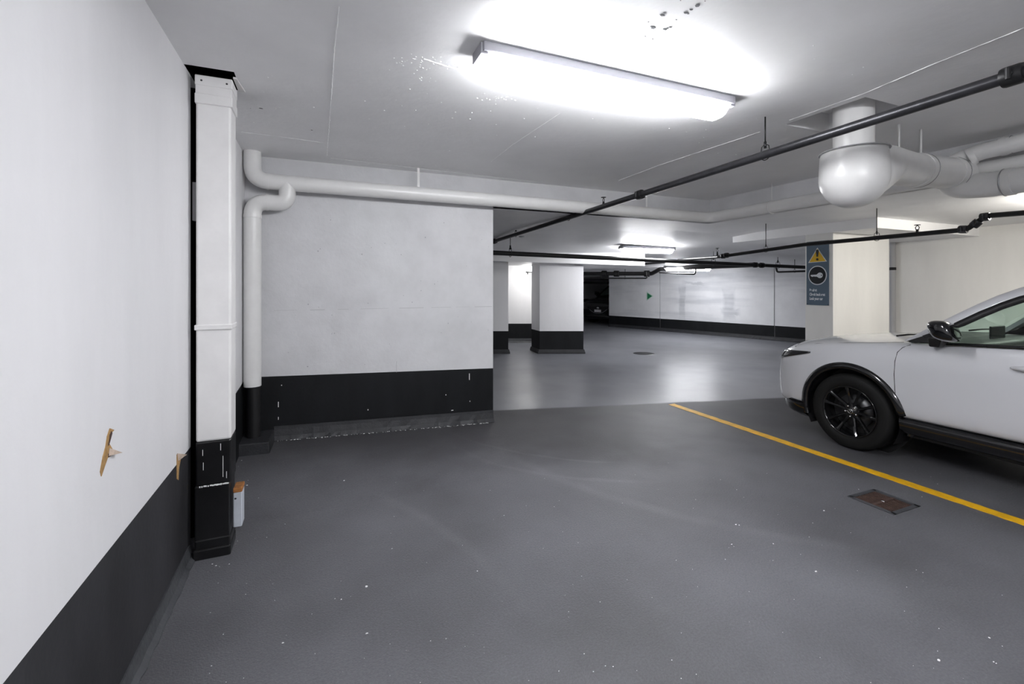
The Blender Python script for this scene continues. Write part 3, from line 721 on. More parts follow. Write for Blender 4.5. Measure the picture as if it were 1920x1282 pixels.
# branch along the neighbouring bay, passing in front of the sign
X3 = 6.2
q = [onx(1347, 481, X3), onx(1508, 458.5, X3), onx(1800, 431.5, X3), onx(1815, 428, X3), onx(1850, 404.5, X3), onx(1920, 399, X3)]
q.append(q[-1] + (q[-1]-q[-2])*8)
s3 = empty('sprinkler_pipe', q[1], 'thin black sprinkler branch line passing in front of the blue sign', 'pipe', 'sprinkler pipes')
bm = BM(); tube(bm, fillet([on2(1272) + Vector((0,0,0.03))] + [q[0] + Vector((0,0,-0.005))] + q[1:], 0.05, 4), 0.026, 14); part('pipe', bm, 'steel_black', s3, smooth=True, auto=50)
for p, ax in ((onx(1356, 480, X3), (0,1,0)), (onx(1362, 478.5, X3), (0,1,0)), (onx(1806, 430, X3), (0,1,0.1)), (onx(1830, 419, X3), (0,1,-1)), (onx(1847, 406.5, X3), (0,1,0))): coupling(p, ax, 0.026, s3, 'steel_dark' if p.y < 3 else 'steel_black')
upright_head(onx(1345, 479, X3), s3, 0.13); upright_head(onx(1720, 439, X3), s3, 0.11)
for u, v in ((1436, 468.5), (1644, 446)): p = onx(u, v, X3); hanger(p, ZL if p.y > 6.1 or p.y < 3.7 else ZL, 0.026, s3)

# farther lines
def far_pipe(pts, r, label, name='sprinkler_pipe', heads=(), caps=(), rod=()):
    root = empty(name, pts[0], label, 'pipe', 'sprinkler pipes')
    bm = BM(); tube(bm, fillet(pts, r*2.2, 4), r, 12); part('pipe', bm, 'steel_black', root, smooth=True, auto=50)
    for p in heads: upright_head(p, root, 0.16)
    for p, ax in caps: coupling(p, ax, r, root)
    for p in rod: hanger(p, zlane(p.x, p.y), r, root, 'steel_black', 0.007)
    return root
f = [atd(1085, 513, 15), atd(1222, 513, 14), atd(1238, 504, 13.6), atd(1420, 496, 11.9)]
far_pipe(f, 0.062, 'thick black main bending behind the lane lamps', 'sprinkler_main', caps=((atd(1133, 513, 14.6), f[1]-f[0]), (atd(1156, 513, 14.45), f[1]-f[0]), (atd(1213, 513, 14.05), f[1]-f[0])))
f = [atd(1100, 530, 19), atd(1160, 531, 18)]
far_pipe([atd(1095, 529.5, 19.5), atd(1141, 530, 17.9)], 0.045, 'black pipe above the dark end of the lane')
f = [atd(1130, 521.5, 14.8), atd(1213, 521.5, 14.0), atd(1214, 514, 14.0)]
far_pipe(f, 0.022, 'thin black pipe hung below the bending main', rod=(atd(1172, 521.5, 14.4),))
f = [atd(1236, 511, 13.5), atd(1303, 514, 12.9), atd(1305, 505, 12.9)]
far_pipe(f, 0.022, 'thin black pipe with an upturned end near the green arrow', rod=(atd(1270, 512.6, 13.2),))
f = [atd(1165, 490, 11.4), atd(1166, 498, 11.4), atd(1246, 491.5, 10.4)]
far_pipe(f, 0.024, 'short dark branch pipe under the near lane lamp', rod=(atd(1186, 496.6, 11.1),))
f = [atd(1455, 501, 11.9), atd(1457, 510, 11.9), atd(1530, 507.5, 11.2)]
far_pipe(f, 0.024, 'short black branch pipe beside the sign column', rod=(atd(1490, 508.8, 11.6),))
f = [atd(1270, 500, 13), atd(1323, 495.5, 12), atd(1340, 494, 11.6)]
far_pipe(f, 0.02, 'thin black pipe crossing in front of the far lane lamp')

# conduit in the gap beside the sign column
cdn = empty('wall_conduit', (XR-0.05, 4.90, 0), 'grey vertical conduit in the gap between sign column and warm wall', 'conduit')
bm = BM(); tube(bm, [(XR-0.05, 4.92, 0.02), (XR-0.05, 4.92, 2.385)], 0.042, 14); part('pipe', bm, 'seam_dark', cdn, smooth=True, auto=50)
bm = BM(); tube(bm, [(XR-0.05, 4.92, 1.88), (XR-0.05, 4.92, 1.93)], 0.05, 14); part('clamp', bm, 'steel_black', cdn)

# ------------------------------------------------------------------ blue sign on the column
sg = empty('warning_sign', (PX0-0.006, (4.39+4.72)/2, 1.785), 'tall slate blue sign with a yellow warning triangle and a key symbol', 'sign')
SYA, SYB, SZ0, SZ1 = 4.722, 4.385, 1.300, 2.275       # reading starts at the far edge
SW, SH = SYA-SYB, SZ1-SZ0
def S(u, v, k=0.0): return Vector((PX0-0.006-k, SYA-u*SW, SZ1-v*SH))
bm = BM(); box(bm, PX0-0.007, PX0-0.0005, SYB, SYA, SZ0, SZ1); part('board', bm, 'sign_blue', sg)
def plate(name, pts, k, m, parent_root=sg, dk=0.002):
    bm = BM(); hexa(bm, [S(u, v, k) for u, v in pts], [S(u, v, k+dk) for u, v in pts]); return part(name, bm, m, parent_root)
AR = SW/SH
plate('triangle_border', [(0.08, 0.335), (0.92, 0.325), (0.50, 0.10)], 0.001, 'sign_white')
plate('triangle', [(0.135, 0.325), (0.865, 0.317), (0.50, 0.122)], 0.003, 'sign_yellow')
plate('exclamation_stroke', [(0.45, 0.135), (0.55, 0.135), (0.565, 0.16), (0.53, 0.245), (0.47, 0.245), (0.435, 0.16)], 0.005, 'sign_black')
plate('exclamation_dot', [(0.50+0.055*math.cos(a), 0.285+0.055*AR*math.sin(a)) for a in frange(0, 2*PI, 14)[:-1]], 0.005, 'sign_black')
cy = 0.535
plate('disc_border', [(0.5+0.415*math.cos(a), cy+0.415*AR*1.05*math.sin(a)) for a in frange(0, 2*PI, 36)[:-1]], 0.001, 'sign_white')
plate('disc', [(0.5+0.375*math.cos(a), cy+0.375*AR*1.05*math.sin(a)) for a in frange(0, 2*PI, 36)[:-1]], 0.003, 'sign_black')
key = [(0.62+0.125*math.cos(a), cy+0.125*AR*math.sin(a)) for a in frange(-2.5, 2.5, 18)]
key += [(0.47, cy+0.022), (0.44, cy+0.014), (0.40, cy+0.024), (0.36, cy+0.012), (0.30, cy+0.022), (0.23, cy+0.016), (0.19, cy), (0.23, cy-0.010), (0.47, cy-0.012)]
plate('key', key, 0.005, 'sign_white')
plate('key_hole', [(0.69+0.026*math.cos(a), cy+0.026*AR*math.sin(a)) for a in frange(0, 2*PI, 10)[:-1]], 0.007, 'sign_black')
def text(txt, u, v, size, m, squash=0.62):
    cu = bpy.data.curves.new('lettering', 'FONT'); cu.body = txt; cu.size = size; cu.offset = 0.0022; cu.extrude = 0.0008
    to = bpy.data.objects.new('lettering_source', cu); link(to); bpy.context.view_layer.update()
    me = bpy.data.meshes.new_from_object(to.evaluated_get(bpy.context.evaluated_depsgraph_get()))
    bpy.data.objects.remove(to)
    o0 = S(u, v, 0.0015)
    for vv in me.vertices:
        x, y, z = vv.co; vv.co = (o0.x - z, o0.y - x*squash, o0.z + y)
    me.materials.append(M[m]); o = bpy.data.objects.new('lettering', me); link(o); return into(o, sg)
text('Be alert', 0.14, 0.785, 0.057, 'sign_white')
text('Check back seat', 0.14, 0.852, 0.057, 'sign_white')
text('Lock your car', 0.14, 0.918, 0.057, 'sign_white')
for u, v in ((0.04, 0.985), (0.96, 0.985), (0.04, 0.015), (0.96, 0.015)):
    plate('screw', [(u+0.018*math.cos(a), v+0.018*AR*math.sin(a)) for a in frange(0, 2*PI, 8)[:-1]], 0.001, 'steel_black')

# green arrow plate on the lane wall
def W(u, v, k=0.0):
    p = far_point(u); d = p.x*SY + p.y*CY
    return Vector((p.x, p.y, CAMH + (HYP-v)/FPX*d)) - fn*k
ar = empty('arrow_sign', W(1218, 555, 0.01), 'small green triangle arrow sign on the stained lane wall', 'sign')
for nm, pts, k, m in (('border', [(1213, 546.5), (1225, 555), (1213, 563.5)], 0.004, 'green_pale'), ('arrow', [(1214.2, 549), (1223, 555), (1214.2, 561.2)], 0.010, 'green')):
    bm = BM(); hexa(bm, [W(u, v, k) for u, v in pts], [W(u, v, k+0.008) for u, v in pts]); part(nm, bm, m, ar)
# ------------------------------------------------------------------ floor line, drain, debris
bm = BM(); rnd = random.Random(2)
rows = []
for i in range(120):
    y = 4.80 - i*0.055; j = rnd.uniform(-0.004, 0.004); k = rnd.uniform(-0.004, 0.004)
    rows.append(((4.325+j, y, 0.0005), (4.325+j, y, 0.003), (4.425+k, y, 0.003), (4.425+k, y, 0.0005)))
vs = [[bm.verts.new(p) for p in r] for r in rows]
for i in range(len(vs)-1):
    for j in range(3): bm.faces.new((vs[i][j], vs[i][j+1], vs[i+1][j+1], vs[i+1][j]))
bm.faces.new(vs[0]); bm.faces.new(vs[-1])
tag(obj('parking_line', bm, 'yellow'), 'worn yellow painted parking line beside the white car', 'line marking')
dr = empty('floor_drain', ((DRAIN[0]+DRAIN[1])/2, (DRAIN[2]+DRAIN[3])/2, 0), 'rusty slotted floor drain grate set in the dark floor', 'drain')
x0, x1, y0, y1 = DRAIN
bm = BM(); t = 0.018
for b_ in ((x0-0.012, x0+t, y0-0.012, y1+0.012), (x1-t, x1+0.012, y0-0.012, y1+0.012), (x0, x1, y0-0.012, y0+t), (x0, x1, y1-t, y1+0.012)): box(bm, *b_, -0.02, 0.005)
part('frame', bm, 'cove', dr, 'grey mortar-smeared frame')
NB = 11; ins = 0.02
for i in range(NB):
    xx = x0+ins + (x1-x0-2*ins)*(i+0.5)/NB
    bm = BM(); box(bm, xx-0.0048, xx+0.0048, y0+t, y1-t, -0.016, 0.002); part('grate_bar', bm, 'rust_dark', dr)
bm = BM(); box(bm, x0+t, x1-t, (y0+y1)/2-0.011, (y0+y1)/2+0.011, -0.014, 0.0028); part('cross_bar', bm, 'rust_dark', dr)
bm = BM(); lathe(bm, [(0.012, 0.0025), (0.015, 0.0045), (0, 0.006)], 10, Matrix.Translation(((x0+x1)/2, (y0+y1)/2, 0))); part('bolt', bm, 'chrome', dr)
# sunken cover far out in the lane
c = onz(1207, 662.5, 0)
bm = BM(); lathe(bm, [(0, 0.004), (0.22, 0.004), (0.24, 0.003), (0.25, -0.004)], 28, Matrix.Translation(c))
tag(obj('manhole_cover', bm, 'duct_black'), 'small dark round cover in the lane floor', 'manhole cover')
rnd = random.Random(9); spots = []; small = []
for (u, v) in ((895, 1070), (1380, 983), (1386, 984), (1360, 1048), (1372, 1020), (1376, 1024), (1450, 1019), (1530, 1071), (1524, 980), (1545, 957), (500, 1007), (735, 1028), (687, 1099), (640, 1123), (628, 1122), (688, 1187), (530, 1205), (1758, 1220), (1863, 1240), (1868, 1243), (1855, 1195), (465, 912), (463, 920), (453, 880), (447, 890), (1610, 917), (1760, 1237), (945, 966), (645, 906), (517, 822), (540, 835), (405, 1060), (412, 1062), (398, 1057), (430, 1057)):
    p = onz(u, v, 0.002); p.z = fz(p.x, p.y) + 0.001; spots.append(p)
for i in range(170):
    u, v = rnd.uniform(380, 1900), rnd.uniform(860, 1282)
    p = onz(u, v, 0); 
    if p.x > -0.6 and not (DRAIN[0] < p.x < DRAIN[1] and DRAIN[2] < p.y < DRAIN[3]): p.z = fz(p.x, p.y) + 0.001; small.append(Vector((p.x, p.y, p.z)))
flakes('floor_debris', spots, 0.006, 'flake', 'white paint chips lying on the dark floor', seed=5)
flakes('floor_grit', small, 0.0022, 'flake', 'fine pale grit scattered over the dark floor', seed=6)
edge = []
for i in range(170):
    x = rnd.uniform(-0.38, 1.85); y = YC-0.05-abs(rnd.gauss(0, 0.010)); edge.append(Vector((x, y, fz(x, y)+0.004)))
flakes('flaking_edge', edge, 0.0055, 'flake', 'pale crumbs along the foot of the short concrete wall', seed=7)

# torn drywall patches: brown core showing, paper curled out
for k, (pts, flap) in enumerate((([(205, 803), (213, 806), (207, 813), (204, 832), (212, 846), (203, 852), (196, 872), (189, 893), (187, 884), (192, 856), (197, 838), (200, 818)], [(203, 840), (215, 850), (202, 855)]),
                                 ([(331, 852), (338, 862), (335, 876), (334, 900), (331, 898), (331, 878)], [(331, 850), (341, 853), (333, 864)]))):
    bm = BM(); P3 = [onx(u, v, XW) for u, v in pts]
    hexa(bm, [p + Vector((-0.001, 0, 0)) for p in P3], [p + Vector((0.0025, 0, 0)) for p in P3]); obj('torn_core', bm, 'torn', WL)
    bm = BM(); P3 = [onx(u, v, XW) for u, v in flap]; c = sum(P3, Vector())/3
    hexa(bm, [p + Vector((0.002, 0, 0)) for p in P3], [p + Vector((0.004 + (0.02 if i == 1 else 0), 0, 0)) for i, p in enumerate(P3)]); obj('paper_flap', bm, 'torn_paper', WL)

for pts in ([(207, 808), (209, 812), (203, 834), (201, 836), (204, 815)], [(201, 850), (206, 855), (201, 858)]):
    bm = BM(); P3 = [onx(u, v, XW) for u, v in pts]
    hexa(bm, [p + Vector((0.001, 0, 0)) for p in P3], [p + Vector((0.0032, 0, 0)) for p in P3]); obj('torn_crease', bm, 'rust_dark', WL)
# ceiling seams, chips and blisters
def ridge(pts, wd, ht, m, parent, name='seam_ridge', seed=0):
    rnd = random.Random(seed); P = [onz(u, v, ZC) for u, v in pts]; out = []
    for a, b in zip(P[:-1], P[1:]):
        n = max(2, int((b-a).length/0.03))
        out += [a.lerp(b, i/n) for i in range(n)]
    out.append(P[-1]); bm = BM(); rows = []
    for i, p in enumerate(out):
        t = (out[min(i+1, len(out)-1)] - out[max(i-1, 0)]).normalized(); n = Vector((-t.y, t.x, 0)); ww = wd*rnd.uniform(0.3, 1.1); j = n*rnd.uniform(-1, 1)*wd*0.4
        rows.append((p + j + n*ww + Vector((0,0,0.001)), p + j - Vector((0,0,ht*rnd.uniform(0.3, 1.0))), p + j - n*ww + Vector((0,0,0.001))))
    vs = [[bm.verts.new(q) for q in r] for r in rows]
    for i in range(len(vs)-1):
        for j in range(2): bm.faces.new((vs[i][j], vs[i][j+1], vs[i+1][j+1], vs[i+1][j]))
    return obj(name, bm, m, parent)
ridge([(636, 12), (628, 85), (613, 292)], 0.004, 0.004, 'seam', ce, seed=1)
ridge([(1920, 52), (1740, 124), (1620, 175), (1480, 225)], 0.004, 0.004, 'seam', ce, seed=2)
ridge([(1425, 247), (1340, 275), (1240, 308), (1160, 338)], 0.006, 0.005, 'seam', ce, seed=3)
ridge([(1050, 212), (960, 272), (921, 303)], 0.003, 0.003, 'seam', ce, seed=4)
ridge([(452, 247), (555, 260), (610, 268)], 0.0035, 0.003, 'seam', ce, seed=5)
ridge([(795, 110), (840, 125), (905, 138)], 0.008, 0.005, 'seam', ce, seed=6)
ridge([(620, 296), (772, 314), (900, 329), (1010, 341)], 0.003, 0.003, 'seam', ce, seed=7)
rnd = random.Random(21); pits = [onz(u, v, ZC-0.0005) for u, v in ((1224, 73), (1252, 53), (1247, 55), (1268, 37), (1286, 24), (1308, 10), (1296, 18), (1246, 24), (1242, 28), (1216, 41), (1221, 50), (1210, 68), (1276, 1), (1322, 2), (489, 203), (585, 244), (470, 203), (1225, 52), (1257, 51), (1290, 26))]
flakes('chipped_pits', pits, 0.011, 'pit', 'grey chipped spots in the ceiling paint', ce, 22, -1, 0.12)
bl = []
for (u, v, n, su, sv) in ((770, 115, 30, 22, 8), (835, 122, 16, 14, 5), (930, 185, 22, 22, 4), (800, 150, 10, 15, 12), (760, 190, 14, 60, 30), (1000, 225, 16, 120, 20), (1350, 240, 16, 60, 8), (700, 302, 14, 60, 5), (850, 322, 16, 50, 6), (1500, 120, 14, 90, 40), (520, 190, 12, 60, 40), (1290, 300, 20, 80, 20)):
    for i in range(n): bl.append(onz(rnd.gauss(u, su), rnd.gauss(v, sv), ZC))
flakes('paint_blisters', [p for p in bl if p.y < 4.95], 0.0042, 'seam', 'small white blisters in the ceiling paint', ce, 23, -1, 0.5)
# chips and drips on the short wall
rnd = random.Random(31); bm = BM()
for (u, v, wv, hv) in ((522, 758, 1.2, 10), (522, 784, 1, 5), (880, 706, 1.2, 12), (881, 752, 1, 2), (836, 740, 1.5, 1.5), (528, 722, 1.5, 1.5), (690, 768, 1.5, 2), (848, 769, 4, 1.2)):
    d = ray(u, v); t = YC/d.y; p = Vector((0, 0, CAMH)) + d*t; s = t/FPX
    box(bm, p.x-wv*s/2, p.x+wv*s/2, YC-0.003, YC+0.001, p.z-hv*s/2, p.z+hv*s/2)
obj('paint_chips', bm, 'flake', WC)
bm = BM()
for i in range(46):
    x, z = rnd.uniform(-0.3, 1.85), rnd.uniform(0.75, 2.4); s = rnd.uniform(0.0015, 0.005)
    box(bm, x-s, x+s, YC-0.0012, YC+0.001, z-s, z+s*rnd.uniform(0.6, 2))
obj('pinholes', bm, 'stain', WC)
bm = BM(); xx = -0.4
while xx < 1.85:
    l = rnd.uniform(0.06, 0.3); box(bm, xx, min(1.88, xx+l), YC-0.0010, YC+0.001, 1.352+rnd.uniform(-0.002, 0.002), 1.3555); xx += l + rnd.uniform(0.02, 0.2)
obj('form_line', bm, 'seam_dark', WC)
bm = BM(); box(bm, 0.775, 0.779, YC-0.001, YC+0.001, 0.66, 0.78); obj('hairline_crack', bm, 'seam_dark', WC)

# ------------------------------------------------------------------ the cars
def build_car(name, loc, rotz, label, paint, clad, detail=True):
    """local frame: x across (left side negative), y towards the nose (nose tip at y = 0), z up"""
    root = empty(name, loc, label, 'car'); root.rotation_euler = (0, 0, rotz)
    def add(nm, bm, m, parent=root, smooth=False, auto=None, label=None):
        o = obj(nm, bm, m, None, smooth, label, auto); o.parent = parent; return o
    # ---- lower body: stations from nose to tail (s, half width, bottom z, shoulder z, inner z, centre z)
    ST = [(0.000, 0.60, 0.42, 0.70, 0.78, 0.80), (0.035, 0.70, 0.32, 0.78, 0.86, 0.88), (0.12, 0.80, 0.27, 0.860, 0.935, 0.955), (0.26, 0.868, 0.26, 0.925, 0.985, 1.00), (0.48, 0.905, 0.29, 0.980, 1.035, 1.05),
          (0.70, 0.918, 0.33, 1.015, 1.065, 1.078), (0.95, 0.922, 0.36, 1.045, 1.088, 1.10), (1.20, 0.922, 0.37, 1.070, 1.108, 1.12), (1.40, 0.921, 0.375, 1.095, 1.125, 1.135), (1.46, 0.921, 0.375, 1.105, 1.105, 0.80),
          (1.80, 0.922, 0.38, 1.128, 1.118, 0.75), (2.2, 0.924, 0.385, 1.150, 1.14, 0.75), (2.8, 0.926, 0.39, 1.175, 1.165, 0.75), (3.4, 0.926, 0.395, 1.195, 1.185, 0.80), (3.85, 0.92, 0.40, 1.205, 1.195, 1.0),
          (4.2, 0.90, 0.40, 1.19, 1.19, 1.10), (4.42, 0.86, 0.42, 1.12, 1.14, 1.15), (4.54, 0.78, 0.48, 1.02, 1.04, 1.05), (4.575, 0.70, 0.55, 0.95, 0.96, 0.97)]
    bm = BM(); rings = []
    for s, wd, zb, zs, zi, zc in ST:
        mid = 0.5*(zb+zs)
        half = [(wd*0.93, zb), (wd*0.985, zb+0.07), (wd*0.995, zb+0.18), (wd, mid+0.06), (wd*0.992, zs-0.14), (wd*0.965, zs-0.035), (wd*0.915, zs), (wd*0.62, zi), (wd*0.25, zc)]
        ringp = [(-x, z) for x, z in half] + [(x, z) for x, z in half[::-1]]
        rings.append([bm.verts.new((x, -s, z)) for x, z in ringp])
    n = len(rings[0])
    for i in range(len(rings)-1):
        cabin = 1.43 < ST[i][0] < 3.8
        for k in range(n):
            f = bm.faces.new((rings[i][k], rings[i][(k+1)%n], rings[i+1][(k+1)%n], rings[i+1][k])); f.smooth = True
            if cabin and k in (6, 7, 8, 9, 10): f.material_index = 1
            if k == n-1: f.material_index = 1
    bm.faces.new(rings[0]); bm.faces.new(rings[-1])
    body = add('body', bm, [paint, 'dash'], smooth=True)
    sb = body.modifiers.new('sub', 'SUBSURF'); sb.levels = 2; sb.render_levels = 2
    cutters = []
    WZ, WS, WR = 0.365, (0.912, 3.612), 0.43
    for s in WS:
        for sx in (-1, 1):
            cb = BM(); lathe(cb, [(0, -0.2), (WR, -0.2), (WR, 0.2), (0, 0.2)], 48, Matrix.Translation((sx*0.86, -s, WZ)) @ Matrix.Rotation(PI/2, 4, 'Y'))
            co = obj('cut', cb, 'dash'); co.parent = root; cutters.append(co)
            md = body.modifiers.new('arch', 'BOOLEAN'); md.operation = 'DIFFERENCE'; md.solver = 'EXACT'; md.object = co
    bpy.context.view_layer.update()
    full = body.evaluated_get(bpy.context.evaluated_depsgraph_get())
    # uncut surface for fitting trim
    for md in body.modifiers:
        if md.type == 'BOOLEAN': md.show_viewport = False
    bpy.context.view_layer.update()
    dg = bpy.context.evaluated_depsgraph_get(); mu = bpy.data.meshes.new_from_object(body.evaluated_get(dg))
    bvh = BVHTree.FromPolygons([v.co.copy() for v in mu.vertices], [tuple(p.vertices) for p in mu.polygons])
    for md in body.modifiers: md.show_viewport = True
    bpy.context.view_layer.update(); apply_mods(body)
    for p in body.data.polygons: p.use_smooth = True
    try: body.data.set_sharp_from_angle(angle=math.radians(42))
    except Exception: pass
    for co in cutters: bpy.data.objects.remove(co)
    def side(s, z, sx=-1):
        h = bvh.ray_cast(Vector((sx*2, -s, z)), Vector((-sx, 0, 0)))
        return h[0].x if h[0] is not None else sx*0.9
    def top(x, s):
        h = bvh.ray_cast(Vector((x, -s, 3)), Vector((0, 0, -1))); return h[0].z if h[0] is not None else 1.1
    # ---- wheel arches, liners, sills
    for s in WS:
        for sx in (-1, 1):
            bm = BM(); rows = []
            for a in frange(-0.28, PI+0.28, 40):
                pr = []
                for r, k in ((WR-0.012, -0.03), (WR-0.012, 0.016), (WR+0.012, 0.022), (WR+0.047, 0.010), (WR+0.052, -0.01)):
                    y, z = -s + r*math.cos(a), WZ + r*math.sin(a)
                    xr = side(s - (WR+0.06)*math.cos(a), max(0.40, min(1.0, WZ + (WR+0.04)*math.sin(a))), sx)
                    pr.append(Vector((xr + sx*k, y, max(0.24, z))))
                rows.append(pr)
            solid_strip(bm, rows); add('wheel_arch', bm, clad, smooth=True, label='gloss black wheel arch moulding')
            bm = BM(); rows = []
            for a in frange(-0.5, PI+0.5, 28): rows.append([Vector((sx*x, -s + (WR-0.006)*math.cos(a), WZ + (WR-0.006)*math.sin(a))) for x in (0.90, 0.66)])
            solid_strip(bm, rows)
            lathe(bm, [(0, 0), (WR-0.006, 0)], 32, Matrix.Translation((sx*0.665, -s, WZ)) @ Matrix.Rotation(PI/2, 4, 'Y'))
            add('arch_liner', bm, 'trim_black', smooth=True)
    for sx in (-1, 1):
        bm = BM(); rows = []
        for s in frange(1.335, 3.19, 16):
            xo = side(s, 0.46, sx)
            rows.append([Vector((xo + sx*k, -s, z)) for k, z in ((-0.05, 0.415), (0.006, 0.412), (0.010, 0.375), (-0.005, 0.315), (-0.08, 0.27), (-0.25, 0.25))])
        solid_strip(bm, rows); add('sill', bm, clad, smooth=True, label='black sill cladding')
    bm = BM(); box(bm, -0.72, 0.72, -4.2, -0.35, 0.22, 0.40); add('underbody', bm, 'trim_black')
    # front lip
    bm = BM(); rows = []
    for t in frange(-1, 1, 40):
        x = 0.90*math.sin(t*PI/2*0.98); s = 0.02 + 0.46*(1-math.cos(t*PI/2))**1.5
        rows.append([Vector((x, -s, 0.36)), Vector((x*1.004, -s+0.014, 0.33)), Vector((x*1.0, -s+0.016, 0.24)), Vector((x*0.96, -s-0.03, 0.20)), Vector((x*0.8, -s-0.2, 0.21))])
    solid_strip(bm, rows); add('front_lip', bm, clad, smooth=True)
    # ---- panel gaps
    def gap(pts, r=0.0035, nm='panel_gap'):
        bm = BM(); tube(bm, pts, r, 6); return add(nm, bm, 'gap')
    for sx in (-1, 1):
        dl = [(1.330, 0.42), (1.320, 0.50), (1.308, 0.66), (1.302, 0.80), (1.306, 0.92), (1.318, 1.00), (1.35, 1.045), (1.40, 1.075)]
        gap([Vector((side(s, z, sx) - sx*0.001, -s, z)) for s, z in dl])
        dl = [(2.46, 0.42), (2.45, 0.8), (2.46, 1.1), (2.48, 1.14)]
        gap([Vector((side(s, z, sx) - sx*0.001, -s, z)) for s, z in dl])
        dl = [(s, 0.43) for s in frange(1.335, 2.46, 8)]
        gap([Vector((side(s, z, sx) - sx*0.001, -s, z)) for s, z in dl], 0.0025)
        hd = [(0.80, 0.30), (0.82, 0.55), (0.83, 0.85), (0.82, 1.15), (0.80, 1.32)]
        gap([Vector((sx*x, -s, top(sx*x, s) - 0.0005)) for x, s in hd], 0.0028, 'bonnet_gap')
    gap([Vector((x, -0.30 - 0.10*(abs(x)/0.8)**2 + 0.10, top(x, 0.20) + 0.0)) for x in frange(-0.7, 0.7, 10)][:0] or [Vector((x, -0.14-0.16*(x/0.8)**2, top(x, 0.14+0.16*(x/0.8)**2))) for x in frange(-0.8, 0.8, 14)], 0.003, 'bonnet_gap')
    # ---- headlights and grille, fitted on the nose surface
    for sx in (-1, 1):
        dv = Vector((-sx, -1.0, 0)).normalized(); pv = Vector((sx, -1.0, 0)).normalized(); c = Vector((sx*0.80, -0.12, 0))
        bm = BM(); rows = []
        for t in frange(-0.20, 0.35, 18):
            k = (t+0.20)/0.55
            zt = 0.850 + 0.050*k; zb = 0.745 + 0.140*k**1.5
            row = []
            for v in frange(0, 1, 4):
                z = zb + (zt-zb)*v
                h = bvh.ray_cast(c + pv*t - dv*1.0 + Vector((0, 0, z)), dv)
                row.append((h[0] + h[1]*0.006*(1 if h[1].dot(dv) < 0 else -1)) if h[0] is not None else c + pv*t + Vector((0, 0, z)))
            rows.append(row)
        solid_strip(bm, rows); hl = add('headlight', bm, 'lamp_glass', smooth=True); thicken(hl, 0.01, 0)
        bm = BM(); tube(bm, [r[-1] + Vector((0, 0.0, -0.004)) for r in rows], 0.0045, 6); tube(bm, [r[0] for r in rows][:8], 0.004, 6); add('headlight_strip', bm, 'headlit', hl)
    bm = BM(); rows = []
    for x in frange(-0.52, 0.52, 14):
        row = []
        for z in frange(0.44, 0.74, 6):
            if abs(x) > 0.52 - (0.74-z)*0.0 and z < 0.5: pass
            h = bvh.ray_cast(Vector((x*(1 - 0.35*(0.74-z)/0.30), 1, z)), Vector((0, -1, 0)))
            row.append((h[0] if h[0] is not None else Vector((x, 0, z))) + Vector((0, 0.006, 0)))
        rows.append(row)
    solid_strip(bm, rows); thicken(add('grille', bm, 'trim_black', smooth=True), 0.01, 0)
    bm = BM(); tube(bm, [Vector((x, 0.012 - 0.03*(x/0.5)**4, 0.45 + 0.27*(abs(x)/0.52)**2.2)) for x in frange(-0.52, 0.52, 20)], 0.010, 8); add('grille_wing', bm, 'chrome' if detail else 'headlit', smooth=True)
    bm = BM(); lathe(bm, [(0, 0.006), (0.045, 0.006), (0.05, 0)], 24, Matrix.Translation((0, 0.008, 0.66)) @ Matrix.Rotation(-PI/2, 4, 'X') @ Matrix.Diagonal((1.25, 1, 1, 1))); add('front_emblem', bm, 'chrome')
    bm = BM(); box(bm, -0.155, 0.155, 0.012, 0.022, 0.50, 0.60); add('front_plate', bm, 'plate')
    # ---- greenhouse
    RAIL = [(1.36, 0.865, 1.115), (1.56, 0.805, 1.272), (1.78, 0.742, 1.440), (2.00, 0.685, 1.580), (2.20, 0.655, 1.635), (2.55, 0.640, 1.662), (3.0, 0.635, 1.660), (3.5, 0.635, 1.610), (3.9, 0.645, 1.535), (4.2, 0.68, 1.40), (4.40, 0.74, 1.20)]
    def rail(s):
        for (a, b) in zip(RAIL[:-1], RAIL[1:]):
            if a[0] <= s <= b[0]:
                t = (s-a[0])/(b[0]-a[0]); return a[1]+(b[1]-a[1])*t, a[2]+(b[2]-a[2])*t
        return RAIL[-1][1:] if s > 4 else RAIL[0][1:]
    ss = [1.36, 1.46, 1.56, 1.67, 1.78, 1.89, 2.0, 2.1, 2.2, 2.37, 2.55, 2.78, 3.0, 3.25, 3.5, 3.7, 3.9, 4.05, 4.2, 4.3, 4.40]
    # smooth the rail a little
    R = [(s, *rail(s)) for s in ss]
    R = [R[0]] + [(R[i][0], (R[i-1][1]+2*R[i][1]+R[i+1][1])/4, (R[i-1][2]+2*R[i][2]+R[i+1][2])/4) for i in range(1, len(R)-1)] + [R[-1]]
    def rail_sm(s):
        for a, b in zip(R[:-1], R[1:]):
            if a[0] <= s <= b[0]:
                t = (s-a[0])/(b[0]-a[0]); return a[1]+(b[1]-a[1])*t, a[2]+(b[2]-a[2])*t
        return R[-1][1:]
    def nrm2(i):
        a, b = R[max(0, i-1)], R[min(len(R)-1, i+1)]
        t = Vector((b[0]-a[0], b[2]-a[2])).normalized(); return Vector((-t.y, t.x))      # (ds, dz) pointing up-forward
